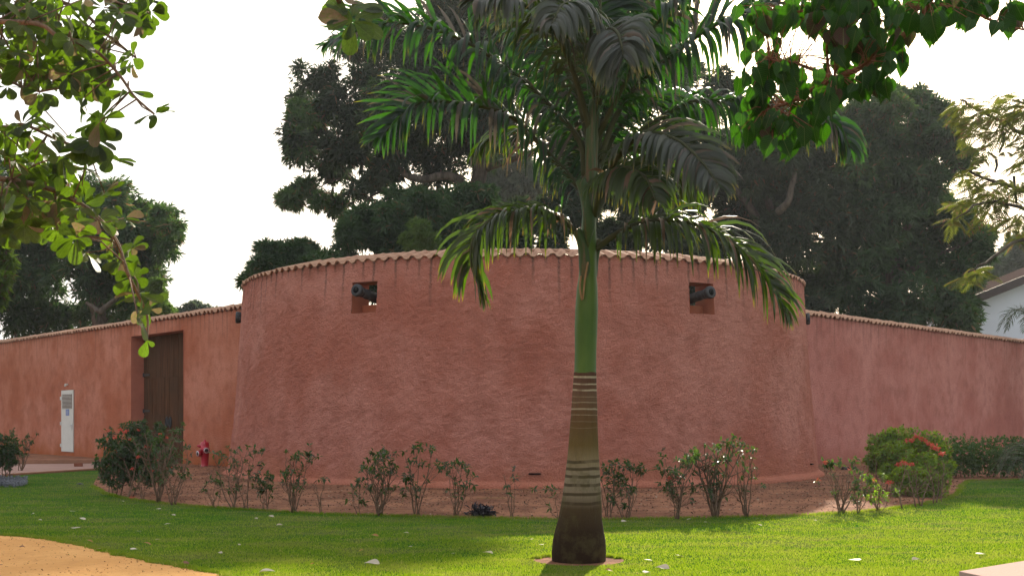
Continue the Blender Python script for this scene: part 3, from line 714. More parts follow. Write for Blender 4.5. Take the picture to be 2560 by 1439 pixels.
dl = (WB - WA).normalized(); sl = Vector((-dl.y, dl.x, 0)); sl = sl if sl.y < 0 else -sl
dr = (XB - XA).normalized(); sr = Vector((-dr.y, dr.x, 0)); sr = sr if sr.y < 0 else -sr
def t_on(A, d, px, off=0.0, side=None):
    u = (px - 1280) / F; o = A + (side * off if side is not None else Vector((0, 0, 0)))
    return (u * o.y - o.x) / (d.x - u * d.y)
gA, gB = t_on(WA, dl, 461), t_on(WA, dl, 331)
gz = 4.44
lwall = thing('gate_wall', 'long orange pink stucco wall with clay tile coping and a tall wooden gate', 'wall', tuple(WA))
dA, dB = t_on(WA, dl, 188), t_on(WA, dl, 158)
op = straight_wall(lwall, WA, WB, -3.0, 36.0, sl, M['stucco_left'], [(gA, gB, 0.0, gz), (dA, dB, 0.30, 2.72)])
rwall = thing('garden_wall', 'long rose pink stucco wall with clay tile coping behind the clipped hedge', 'wall', tuple(XA))
straight_wall(rwall, XA, XB, -3.0, 36.0, sr, M['stucco_right'], [])

# gate: two leaves of boards, strap hinges, ring pulls
ga, gb, g0, g1 = op[0]
REC = -0.42
def wp(A, d, s, t_, o_, z_): return A + d * t_ + s * o_ + Vector((0, 0, z_))
gm = (ga + gb) / 2; zg0 = 0.10
for si, (ta, tb_) in enumerate(((ga, gm - .008), (gm + .008, gb))):
    b = MB(); 
    for zc in (0.5, 1.72, 3.0, 4.2): b.box(wp(WA, dl, sl, (ta + tb_) / 2, REC - .075, zc), dl, sl, (0, 0, 1), tb_ - ta, .05, .16)
    leaf = b.obj('gate_leaf', M['wood'], lwall)
    n = 6; w = (tb_ - ta) / n; rg = random.Random(si)
    for zlo, zhi in ((zg0, 1.715), (1.725, 2.995), (3.005, g1 - .02)):
        for k in range(n):
            b = MB(); b.box(wp(WA, dl, sl, ta + (k + .5) * w, REC - .025 + rg.uniform(-.006, .006), (zlo + zhi) / 2), dl, sl, (0, 0, 1), w - .012, .045, zhi - zlo - .004)
            o = b.obj('plank', M['wood'], leaf, bevel=.004)
    edge_t = ta if si == 0 else tb_; sg = 1 if si == 0 else -1
    for zc in (0.62, 1.86, 3.12):
        b = MB(); b.box(wp(WA, dl, sl, edge_t + sg * .26, REC + .012, zc), dl, sl, (0, 0, 1), .52, .014, .075)
        b.lathe([(-.07, .03), (.07, .03)], wp(WA, dl, sl, edge_t + sg * .02, REC + .02, zc), (0, 0, 1), 10)
        b.obj('strap_hinge', M['iron'], leaf)
    hc = wp(WA, dl, sl, gm - (.13 if si == 0 else -.13), REC + .03, 1.47)
    b = MB(); pts = []
    for k in range(17):
        an = 2 * math.pi * k / 16; pts.append(hc + dl * math.cos(an) * .085 + Vector((0, 0, math.sin(an) * .16)))
    b.tube(pts, .022, 8, False); b.box(hc + Vector((0, 0, .02)) - sl * .015, dl, sl, (0, 0, 1), .08, .02, .34)
    b.obj('ring_pull', M['iron'], leaf, True)
b = MB(); b.box(wp(WA, dl, sl, (ga + gb) / 2, -.28, .05), dl, sl, (0, 0, 1), gb - ga, .5, .1); b.obj('threshold', M['kerb'], lwall)

# narrow white utility door
a0, a1, z0, z1 = op[1]
cdoor = (a0 + a1) / 2; wd = a1 - a0
b = MB(); b.box(wp(WA, dl, sl, cdoor, .055, (z0 + z1) / 2), dl, sl, (0, 0, 1), wd - .02, .05, z1 - z0 - .02)
udoor = b.obj('utility_door', M['white_paint'], lwall, bevel=.004); udoor['label'] = 'narrow white louvred service door'
lz0, lz1 = z1 - .72, z1 - .16
b = MB(); b.box(wp(WA, dl, sl, cdoor, .083, (lz0 + lz1) / 2), dl, sl, (0, 0, 1), wd - .26, .008, lz1 - lz0); b.obj('louvre_shade_panel', M['louvre_shade'], udoor)  # flat dark panel on the door, painting the shade between the slats
for k in range(11):
    zc = lz0 + (k + .5) * (lz1 - lz0) / 11; b = MB()
    b.box(wp(WA, dl, sl, cdoor, .098, zc), dl, (sl + Vector((0, 0, -.6))).normalized(), (sl * .6 + Vector((0, 0, 1))).normalized(), wd - .27, .022, .018); b.obj('slat', M['white_paint'], udoor)
b = MB(); b.box(wp(WA, dl, sl, cdoor - .05, .084, lz0 - .15), dl, sl, (0, 0, 1), .34, .008, .24); b.obj('notice_plate', M['bluesign'], udoor)
for dz in (.06, .0, -.05):
    b = MB(); b.box(wp(WA, dl, sl, cdoor - .05, .090, lz0 - .15 + dz), dl, sl, (0, 0, 1), .22, .003, .012); b.obj('notice_line', M['white_paint'], udoor)
b = MB(); b.box(wp(WA, dl, sl, a0 + .11, .09, 1.30), dl, sl, (0, 0, 1), .045, .012, .22); b.tube([wp(WA, dl, sl, a0 + .11, .10, 1.34), wp(WA, dl, sl, a0 + .11, .15, 1.34), wp(WA, dl, sl, a0 + .27, .15, 1.34)], .013, 8)
b.obj('handle', M['chrome'], udoor, True)
for zc in (z0 + .25, z0 + 1.1, z1 - .32):
    b = MB(); b.box(wp(WA, dl, sl, a1 + .03, .09, zc), dl, sl, (0, 0, 1), .07, .03, .13); b.obj('hinge', M['white_paint'], udoor)
b = MB(); b.box(wp(WA, dl, sl, cdoor, .11, z1 + .21), dl, sl, (0, 0, 1), .09, .10, .07); b.lathe([(0, .05), (-.05, .035)], wp(WA, dl, sl, cdoor, .15, z1 + .18), (0, 0, 1), 12)
tag(b.obj('wall_light', M['white_paint']), 'tiny white light fitting on the wall above the service door', 'wall light')

# ------------------------------------------------------------------ white house beyond the right wall
hx, hy = at(2437, 745, 62).x, 62.0
house = thing('white_house', 'white house with dark brown sloping eave beyond the garden wall', 'house', (hx + 5, hy + 5, 0))
xe = hx + 11; ze = at(2437, 748, 62).z; sl_h = 0.40; xr = (hx + xe) / 2 + 3
b = MB(); zr = ze + (xr - hx) * sl_h
b.add([(hx, hy, 0), (2 * xr - hx, hy, 0), (2 * xr - hx, hy, ze), (xr, hy, zr), (hx, hy, ze), (hx, hy + 9, 0), (2 * xr - hx, hy + 9, 0), (2 * xr - hx, hy + 9, ze), (xr, hy + 9, zr), (hx, hy + 9, ze)],
      [(0, 1, 2, 3, 4), (9, 8, 7, 6, 5), (4, 9, 5, 0), (1, 6, 7, 2)])
b.obj('wall', M['whitewall'], house)
for sg in (-1, 1):
    u = Vector((sg, 0, -sl_h)).normalized(); nrm = Vector((sg * sl_h, 0, 1)).normalized(); Lr = (xr - hx) / u.x * sg + .45
    b = MB(); b.box(Vector((xr, hy + 4.2, zr + .14)) + u * (Lr / 2), u, (0, 1, 0), nrm, Lr, 10.2, .16); rf = b.obj('roof', M['rooftile'], house)
    b = MB(); b.box(Vector((xr, hy - .93, zr + .04)) + u * (Lr / 2), u, (0, 1, 0), nrm, Lr + .05, .06, .42); b.obj('fascia', M['fascia'], rf)
    b = MB(); b.box(Vector((xr, hy - .45, zr - .05)) + u * (Lr / 2), u, (0, 1, 0), nrm, Lr, .88, .03); b.obj('soffit', M['whitewall'], rf)

# ------------------------------------------------------------------ foliage tools
def unit(a): return a / np.maximum(np.linalg.norm(a, axis=-1, keepdims=True), 1e-9)
def rdir(g, n): return unit(g.normal(size=(n, 3)))
def leaf_tris(P, D, Nn, L, W, fold=0.25, sag=0.12):
    """diamond leaves, folded along the midrib: 4 vertices, 2 triangles each"""
    D = unit(D); S = unit(np.cross(D, Nn)); N2 = np.cross(S, D); L = L[:, None]; W = W[:, None]
    dn = np.array([0, 0, -1.0])
    V = np.stack([P, P + D * L * .45 + S * W * .5 + N2 * W * fold, P + D * L + dn * L * sag, P + D * L * .45 - S * W * .5 + N2 * W * fold], 1)
    n = len(P); b = np.arange(n)[:, None] * 4
    Fc = np.concatenate([b + np.array([[0, 1, 2]]), b + np.array([[0, 2, 3]])], 0)
    return V.reshape(-1, 3), Fc
def crown_mesh(name, blobs, D, spread, nleaf, L, W, seed, mat, parent, droop=0.35, per=8, sub=0.36, clumps=15, inner=0.12):
    g = np.random.default_rng(seed); B = np.array([b[:3] for b in blobs], float)
    off = np.array([b[3] if len(b) > 3 else None for b in blobs], dtype=object)
    dd = np.array([D + (o if o is not None else g.uniform(-spread, spread)) for o in off], float)
    c = np.stack([(B[:, 0] - 1280) / F * dd, dd, CAMH + (HY - B[:, 1]) / F * dd], 1); r = B[:, 2] * dd / F * 1.10
    # sub clumps
    k = clumps; sc = np.repeat(c, k, 0); sr = np.repeat(r, k); dirs = rdir(g, len(sc)); dirs[:, 1] *= .9
    sc = sc + dirs * (sr * g.uniform(.35, .80, len(sc)))[:, None]; srr = sr * sub * g.uniform(.6, 1.35, len(sc))
    w = srr ** 2; w /= w.sum(); nr = nleaf // per; i = g.choice(len(sc), nr, p=w)
    d = rdir(g, nr); d[:, 2] = np.where(g.random(nr) < .6, np.abs(d[:, 2]), d[:, 2]); rad = np.where(g.random(nr) < inner, g.random(nr), g.uniform(.72, 1.08, nr))
    P = sc[i] + d * (srr[i] * rad)[:, None]; ax = unit(d * .7 + unit(P - c[i // k]) * .5 + np.array([0, 0, .25]))
    P = np.repeat(P, per, 0); ax = np.repeat(ax, per, 0); n = len(P)
    D_ = unit(ax * .55 + rdir(g, n) * .75 + np.array([0, 0, -droop])); N_ = unit(ax + rdir(g, n) * .5)
    V, Fc = leaf_tris(P, D_, N_, L * g.uniform(.65, 1.25, n), W * g.uniform(.7, 1.25, n))
    return npobj(name, V, Fc, mat, parent)
def crom(pts, n):
    P = [Vector(p) for p in pts]; P = [P[0] * 2 - P[1]] + P + [P[-1] * 2 - P[-2]]; out = []; m = len(P) - 3
    for j in range(n):
        s = j / (n - 1) * m; i = min(int(s), m - 1); u = s - i; a, b_, c_, d_ = P[i:i + 4]
        out.append(0.5 * ((2 * b_) + (-a + c_) * u + (2 * a - 5 * b_ + 4 * c_ - d_) * u * u + (-a + 3 * b_ - 3 * c_ + d_) * u ** 3))
    return out
def limb(parent, pts, r0, r1, mat, name='limb', n=10, seg=14, wob=0.0, seed=0):
    q = crom(pts, seg); rg = random.Random(seed)
    q = [p + Vector((rg.gauss(0, wob), rg.gauss(0, wob), rg.gauss(0, wob))) if 0 < i < seg - 1 else p for i, p in enumerate(q)]
    return MB().tube(q, [r0 + (r1 - r0) * (i / (seg - 1)) ** .8 for i in range(seg)], n).obj(name, mat, parent, True)

# ------------------------------------------------------------------ trees behind the walls
def tree(name, label, base, trunk_pts, limbs, crowns, mat_bark=None, tr=(.55, .35), group=None, cat='tree'):
    t_ = thing(name, label, cat, base, group); mb = mat_bark or M['bark']
    if trunk_pts: limb(t_, [Vector(base) + Vector((0, 0, -.05))] + trunk_pts, tr[0], tr[1], mb, 'trunk', 12, 16, .03)
    for pts, r0, r1 in limbs: limb(t_, pts, r0, r1, mb, 'limb', 8, 12, .02)
    for kw in crowns: crown_mesh('crown', parent=t_, **kw)
    return t_

DC = 60
main_blobs = [(800, 215, 62), (765, 275, 50), (735, 350, 42), (800, 330, 70), (860, 270, 60), (880, 370, 75), (920, 175, 62), (1000, 180, 55), (1010, 300, 60), (950, 320, 60), (830, 410, 48), (745, 395, 38),
    (725, 500, 30), (765, 470, 32), (800, 500, 22), (850, 515, 30), (885, 478, 26), (925, 462, 38), (960, 430, 40), (990, 380, 60), (1110, 430, 62), (1040, 500, 32), (870, 120, 40), (940, 95, 55), (1010, 100, 70), (1100, 150, 90),
    (1190, 120, 100), (1120, 50, 80), (1250, 240, 80), (1290, 90, 95), (1180, 300, 80), (1090, 300, 60), (1390, 150, 110), (1350, 270, 70), (1300, 25, 80), (1470, 110, 100), (1560, 160, 95), (1640, 110, 70), (1440, 300, 80), (1530, 330, 80),
    (1690, 190, 55), (1600, 40, 60), (1240, 130, 90), (905, 200, 30), (1500, 240, 60), (1040, 230, 60), (1090, 240, 60), (1150, 220, 60), (960, 260, 45), (1130, 350, 50), (1200, 370, 55), (1050, 370, 45), (1260, 340, 60), (1400, 60, 70), (1470, 20, 70), (1680, 60, 50), (900, 320, 50), (1590, 240, 50), (1700, 180, 50)]
big = tree('mango_tree', 'huge dark mango tree spreading behind the bastion with open crooked limbs', (at(1235, 1000, DC).x, DC, 0),
    [at(1225, 700, DC), at(1205, 560, DC - .5), at(1190, 470, DC), at(1230, 330, DC + 1)],
    [([at(1195, 500, DC), at(1130, 440, DC - 1), at(1060, 447, DC - 1.5), at(1020, 440, DC - 2), at(990, 410, DC - 2)], .26, .14),
     ([at(1195, 540, DC), at(1100, 485, DC), at(1020, 478, DC), at(930, 470, DC + 1), at(870, 440, DC + 1)], .22, .10),
     ([at(1010, 490, DC), at(950, 480, DC - 1), at(915, 500, DC - 1), at(895, 525, DC - 1)], .09, .04),
     ([at(880, 450, DC), at(855, 442, DC), at(830, 415, DC), at(800, 412, DC), at(785, 420, DC)], .08, .05),
     ([at(880, 445, DC), at(860, 420, DC + .3), at(845, 405, DC), at(815, 402, DC)], .07, .04),
     ([at(880, 452, DC), at(855, 445, DC), at(820, 455, DC), at(798, 468, DC)], .06, .03),
     ([at(1225, 350, DC), at(1160, 260, DC), at(1060, 230, DC - 2), at(900, 250, DC - 2)], .24, .08),
     ([at(1225, 350, DC), at(1330, 240, DC + 1), at(1480, 160, DC + 1), at(1640, 130, DC)], .26, .08),
     ([at(1215, 420, DC), at(1330, 380, DC + 2), at(1450, 330, DC + 2), at(1540, 320, DC + 2)], .2, .08),
     ([at(1230, 330, DC), at(1220, 180, DC), at(1150, 60, DC)], .24, .08),
     ([at(1620, 260, DC), at(1640, 230, DC), at(1635, 195, DC), at(1650, 150, DC)], .09, .05)],
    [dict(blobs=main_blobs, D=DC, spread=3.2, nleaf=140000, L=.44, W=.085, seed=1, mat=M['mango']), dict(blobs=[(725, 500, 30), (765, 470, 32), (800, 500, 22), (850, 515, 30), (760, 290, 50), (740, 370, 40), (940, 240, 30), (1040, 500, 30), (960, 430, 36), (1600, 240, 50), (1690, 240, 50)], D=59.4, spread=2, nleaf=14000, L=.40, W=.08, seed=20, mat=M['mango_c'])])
tree('mango_tree', 'small rounded mango tree peeping over the tiles at the left shoulder of the bastion', (at(720, 1000, 50).x, 50, 0), [at(720, 800, 50), at(722, 690, 50)], [([at(722, 720, 50), at(680, 670, 50), at(650, 650, 50)], .1, .05), ([at(722, 720, 50), at(770, 670, 50), at(800, 640, 50)], .1, .05)],
    [dict(blobs=[(690, 640, 36), (735, 640, 40), (765, 655, 38), (660, 665, 26), (640, 690, 20), (618, 702, 16), (700, 680, 45), (790, 670, 36), (820, 655, 24), (745, 700, 50)], D=50, spread=1.5, nleaf=26000, L=.42, W=.08, seed=2, mat=M['mango_b'])], tr=(.3, .15))
tree('mango_tree', 'dome shaped dark green mango tree rising just behind the middle of the tiled coping', (at(1010, 1000, 52).x, 52, 0), [at(1010, 800, 52), at(1010, 640, 52)], [([at(1010, 700, 52), at(930, 620, 52), at(890, 590, 52)], .14, .06), ([at(1010, 700, 52), at(1080, 600, 52), at(1130, 560, 52)], .14, .06)],
    [dict(blobs=[(872, 592, 36), (905, 565, 42), (950, 555, 46), (1000, 520, 52), (1060, 530, 55), (1120, 545, 60), (1180, 520, 60), (990, 590, 60), (1080, 600, 55), (1160, 600, 50), (930, 610, 40), (1230, 580, 45), (860, 625, 22), (880, 690, 40), (950, 700, 50), (1030, 690, 50), (1120, 690, 50)], D=52, spread=2.4, nleaf=46000, L=.42, W=.08, seed=3, mat=M['mango_b'])], tr=(.35, .2))
tree('leafy_tree', 'yellow green young tree in front of the dark dome above the tiles', (at(1055, 1000, 47).x, 47, 0), [at(1055, 800, 47), at(1055, 650, 47)], [],
    [dict(blobs=[(1040, 590, 30), (1065, 610, 28), (1035, 620, 26), (1055, 570, 18)], D=47, spread=.6, nleaf=7000, L=.26, W=.07, seed=4, mat=M['lime_tree'])], tr=(.12, .06))
tree('mango_tree', 'dark mango tree low behind the palm trunk and the coping', (at(1600, 1000, 56).x, 56, 0), [at(1600, 800, 56), at(1590, 620, 56), at(1570, 520, 56)], [([at(1590, 620, 56), at(1680, 540, 56), at(1740, 470, 56)], .2, .08), ([at(1590, 600, 56), at(1500, 560, 56), at(1400, 540, 56)], .2, .08)],
    [dict(blobs=[(1300, 540, 48), (1380, 550, 55), (1460, 540, 50), (1540, 600, 50), (1620, 560, 60), (1700, 600, 60), (1690, 520, 55), (1560, 470, 60), (1290, 610, 40), (1420, 480, 45), (1780, 640, 40), (1390, 610, 34), (1640, 450, 50), (1700, 700, 50), (1770, 730, 50), (1600, 690, 50)], D=56, spread=3, nleaf=52000, L=.44, W=.085, seed=5, mat=M['mango'])], tr=(.4, .25))
tree('far_tree', 'hazy blue green tree far behind, seen between the mango limbs', (at(1290, 1000, 95).x, 95, 0), [at(1290, 800, 95), at(1290, 520, 95)], [],
    [dict(blobs=[(1230, 460, 50), (1300, 430, 60), (1370, 460, 60), (1190, 500, 40), (1290, 520, 70), (1420, 400, 50), (1250, 420, 30)], D=95, spread=3, nleaf=40000, L=.45, W=.13, seed=6, mat=M['far_tree'])], tr=(.4, .2))
RA = [(1640, 390, 62), (1740, 330, 60), (1790, 400, 80), (1860, 350, 55), (1900, 420, 80), (1830, 480, 70), (1960, 375, 62), (1980, 460, 85), (1900, 540, 80), (2040, 400, 60), (2060, 500, 80), (1990, 580, 80), (2100, 580, 75), (1850, 285, 34), (1930, 290, 34),
      (1750, 480, 60), (1820, 580, 60), (2020, 690, 70), (1930, 650, 70), (2090, 670, 60), (2030, 780, 50), (1800, 220, 40), (1700, 270, 40)]
tree('mango_tree', 'broad dark mango tree behind the right half of the bastion with one bare curved limb', (at(1935, 1000, 57).x, 57, 0), [at(1930, 750, 57), at(1925, 600, 57), at(1950, 520, 57)],
    [([at(1945, 530, 54.5), at(1972, 500, 54), at(1982, 450, 54), at(1995, 400, 55)], .2, .09), ([at(1925, 610, 57), at(1870, 510, 57), at(1800, 440, 57), at(1700, 380, 57)], .24, .08), ([at(1935, 560, 57), at(1900, 420, 57), at(1880, 300, 57)], .2, .07), ([at(1925, 640, 57), at(2020, 600, 57), at(2090, 600, 57)], .18, .06)],
    [dict(blobs=RA, D=57, spread=3.2, nleaf=85000, L=.44, W=.085, seed=7, mat=M['mango'])], tr=(.5, .3))
RB = [(2050, 290, 50), (2120, 330, 65), (2170, 290, 50), (2230, 265, 45), (2290, 262, 42), (2335, 290, 38), (2200, 360, 70), (2290, 350, 65), (2370, 340, 40), (2395, 395, 36), (2140, 430, 75), (2240, 460, 80), (2330, 470, 60), (2200, 560, 85), (2310, 570, 80), (2390, 560, 55), (2120, 540, 70),
      (2250, 660, 85), (2350, 660, 75), (2430, 640, 48), (2455, 590, 32), (2150, 680, 75), (2080, 730, 50), (2180, 770, 60), (2270, 770, 70), (2370, 750, 65), (2410, 800, 40), (2400, 700, 50), (2040, 350, 40)]
tree('mango_tree', 'tallest dark mango tree on the right, reaching from the rose wall to the sky', (at(2240, 1000, 58).x, 58, 0), [at(2235, 780, 58), at(2230, 600, 58), at(2240, 450, 58)],
    [([at(2235, 620, 58), at(2330, 470, 56), at(2380, 430, 55.5), at(2405, 395, 55.5)], .2, .08), ([at(2230, 600, 58), at(2150, 480, 58), at(2100, 380, 58)], .24, .08), ([at(2240, 460, 58), at(2260, 340, 58), at(2280, 280, 58)], .2, .07), ([at(2235, 700, 58), at(2340, 640, 58), at(2430, 600, 58)], .2, .06), ([at(2235, 740, 58), at(2150, 700, 57), at(2090, 690, 57)], .2, .06)],
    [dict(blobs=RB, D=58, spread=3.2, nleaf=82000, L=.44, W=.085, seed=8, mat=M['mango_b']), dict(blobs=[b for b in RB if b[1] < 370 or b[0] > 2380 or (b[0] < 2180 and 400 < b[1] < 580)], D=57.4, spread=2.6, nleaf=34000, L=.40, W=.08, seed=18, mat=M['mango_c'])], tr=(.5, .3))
LT = [(20, 440, 50), (70, 440, 60), (140, 470, 60), (220, 490, 60), (290, 510, 55), (340, 540, 45), (405, 545, 34), (430, 580, 30), (420, 625, 26), (380, 580, 40), (350, 640, 60), (290, 600, 70), (210, 580, 80), (110, 570, 90), (20, 560, 90), (390, 700, 30), (360, 730, 50), (300, 700, 75),
      (190, 690, 85), (80, 690, 90), (-30, 650, 90), (240, 790, 60), (330, 790, 50), (130, 790, 70), (20, 790, 80), (-60, 540, 90), (-60, 760, 80)]
tree('mango_tree', 'wide dark mango tree standing behind the gate wall, partly veiled by the near leaves', (at(250, 1000, 60).x, 60, 0), [at(250, 860, 60), at(245, 780, 60), at(225, 690, 60)],
    [([at(250, 780, 57), at(265, 765, 57), at(300, 735, 57), at(310, 715, 57)], .16, .07), ([at(250, 780, 57), at(235, 768, 57), at(215, 755, 57)], .14, .08), ([at(225, 690, 60), at(120, 600, 60), at(60, 520, 60)], .22, .07), ([at(225, 690, 60), at(320, 620, 60), at(400, 570, 60)], .2, .06)],
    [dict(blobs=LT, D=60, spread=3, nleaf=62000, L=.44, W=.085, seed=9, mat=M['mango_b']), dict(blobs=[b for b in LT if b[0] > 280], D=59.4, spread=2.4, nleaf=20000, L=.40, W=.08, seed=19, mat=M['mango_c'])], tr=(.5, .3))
tree('leafy_tree', 'sunlit olive green bushy tree at the foot of the mango beside the tiled gate wall', (at(400, 1000, 58).x, 56.5, 0), [at(400, 850, 56.5), at(398, 780, 56.5)], [],
    [dict(blobs=[(385, 745, 30), (410, 770, 26), (375, 790, 30), (350, 810, 25), (425, 790, 16), (395, 715, 18)], D=56.5, spread=1, nleaf=13000, L=.24, W=.07, seed=10, mat=M['lime_tree'])], tr=(.15, .08))
tree('far_tree', 'pale hazy green treetop low over the tiles between gate and bastion', (at(495, 1000, 90).x, 90, 0), [at(495, 900, 90), at(495, 800, 90)], [],
    [dict(blobs=[(462, 785, 20), (490, 778, 20), (520, 782, 16), (545, 790, 14), (475, 772, 12), (440, 795, 15)], D=90, spread=1.5, nleaf=9000, L=.4, W=.13, seed=11, mat=M['far_tree'])], tr=(.2, .1))
tree('far_tree', 'hazy grey green tree far off above the brown roof', (at(2530, 1000, 105).x, 105, 0), [at(2530, 900, 105), at(2530, 700, 105)], [],
    [dict(blobs=[(2500, 660, 30), (2530, 630, 36), (2570, 620, 40), (2490, 700, 30), (2540, 680, 45), (2590, 680, 50)], D=105, spread=3, nleaf=26000, L=.5, W=.15, seed=12, mat=M['far_tree'])], tr=(.3, .2))
tree('leafy_tree', 'bright green drooping leaf mass hanging in at the left edge above the wall', (at(-70, 1000, 27).x, 27, 0), [at(-80, 800, 27), at(-60, 600, 27)], [([at(-60, 620, 27), at(-30, 605, 27), at(5, 612, 27)], .05, .02)],
    [dict(blobs=[(-30, 640, 36), (5, 625, 20), (18, 655, 19), (10, 690, 17), (-15, 700, 30), (-5, 740, 16), (-70, 600, 60)], D=27, spread=.25, nleaf=9000, L=.20, W=.06, seed=13, mat=M['shrub_b'], droop=.7)], tr=(.15, .08))
# bird on the bare twig
bp = at(830, 492, DC - .6)
bird = thing('bird', 'small dark bird perched on a bare twig against the white sky', 'bird', tuple(bp))
b = MB().lathe([(-.20, .01), (-.12, .03), (0, .085), (.10, .10), (.20, .085), (.26, .055), (.30, .06), (.36, .055), (.40, .02)], bp + Vector((0, 0, .10)), (0.15, 0, 1), 12); b.obj('body', M['birdmat'], bird, True)
MB().lathe([(0, .02), (.05, .002)], bp + Vector((.10, -.03, .43)), (1, -.3, -.2), 6).obj('beak', M['iron'], bird)
MB().box(bp + Vector((-.05, 0, -.06)), (1, 0, 0), (0, 1, 0), (.25, 0, 1), .05, .02, .26).obj('tail', M['birdmat'], bird)
limb(big, [bp + Vector((-.35, 0, .02)), bp + Vector((0, 0, -.02)), bp + Vector((.4, 0, -.12)), at(868, 500, DC - .6)], .02, .035, M['bark'], 'limb', 6, 8)

# feathery tree with hanging pods on the right
def spray_mesh(P, D, g, L=0.42, npair=11):
    """flat feathery leaf: pairs of narrow pinnae along a rib"""
    n = len(P); S = unit(np.cross(D, np.array([0, 0, 1.0]) + rdir(g, n) * .5)); Vs = []; Fs = []; 
    s = np.linspace(.12, 1, npair); PP = []; DD = []; LL = []; WW = []; NN = []
    up = np.cross(S, D)
    for si in s:
        base = P + D * (L * si) - np.array([0, 0, 1.0]) * (L * .35 * si * si)
        for sg in (-1, 1):
            PP.append(base); DD.append(unit(S * sg + D * .45 + np.array([0, 0, -.25]))); l = .15 * math.sin(math.pi * min(1, .18 + si * .75)) + .03
            LL.append(np.full(n, l) * g.uniform(.8, 1.2, n)); WW.append(np.full(n, .022)); NN.append(up)
    return leaf_tris(np.concatenate(PP), np.concatenate(DD), np.concatenate(NN), np.concatenate(LL), np.concatenate(WW), .1, .2)
DA = 22.0
ac = thing('flame_tree', 'feathery olive yellow tree with hanging dark pods overhanging the garden wall on the right', 'tree', (at(2760, 900, DA).x, DA, 0))
limb(ac, [Vector((at(2760, 900, DA).x, DA, -.05)), at(2770, 900, DA), at(2740, 600, DA), at(2700, 420, DA)], .22, .12, M['bark'], 'trunk')
abr = [[at(2720, 450, DA), at(2640, 370, DA), at(2560, 330, DA), at(2500, 300, DA), at(2430, 262, DA), at(2400, 250, DA - .3)], [at(2720, 480, DA), at(2640, 480, DA - .5), at(2540, 470, DA - .5), at(2460, 440, DA - .5), at(2400, 420, DA - 1)],
       [at(2730, 560, DA), at(2650, 530, DA), at(2560, 520, DA - .6), at(2470, 500, DA - 1), at(2390, 545, DA - 1.2)], [at(2720, 430, DA), at(2650, 300, DA + .5), at(2580, 260, DA + .5), at(2530, 250, DA + .5)],
       [at(2740, 600, DA), at(2640, 590, DA - .5), at(2540, 600, DA - .8), at(2470, 650, DA - 1), at(2420, 680, DA - 1)]]
for q in abr: limb(ac, q, .06, .015, M['bark'], 'limb', 6, 14, .02)
g = np.random.default_rng(40); PP = []; 
ab = [(2410, 262, 26), (2450, 285, 34), (2490, 270, 30), (2420, 310, 30), (2470, 340, 34), (2440, 370, 22), (2520, 300, 36), (2560, 280, 34), (2550, 250, 20), (2420, 430, 26), (2480, 450, 28), (2450, 480, 34), (2510, 490, 34), (2540, 540, 30), (2400, 520, 20), (2385, 550, 16), (2480, 520, 26), (2430, 500, 28), (2556, 400, 20), (2550, 460, 20), (2545, 590, 16),
      (2440, 672, 20), (2410, 690, 13), (2600, 350, 60), (2620, 450, 60)]
for x_, y_, r_ in ab:
    k = int(r_ * r_ * .013) + 2; kx = g.normal(0, .5, k) * r_; ky = g.normal(0, .42, k) * r_
    for a, b2 in zip(kx, ky): PP.append(at(x_ + a, y_ + b2, DA + g.uniform(-1.3, 1.3)))
PP = np.array([tuple(p) for p in PP]); dd = unit(np.stack([g.normal(-.5, .8, len(PP)), g.normal(0, .7, len(PP)), g.normal(-.25, .35, len(PP))], 1))
V, Fc = spray_mesh(PP, dd, g, .36); npobj('crown', V, Fc, M['acacia'], ac)
for x_, y0_, y1_, w_ in ((2507, 328, 382, -9), (2535, 440, 508, 6), (2490, 400, 430, -3)):
    limb(ac, [at(x_, y0_, DA - .8), at(x_ + 2, (y0_ + y1_) / 2, DA - .8), at(x_ + w_, y1_, DA - .8)], .028, .02, M['pod'], 'seed_pod', 6, 8)

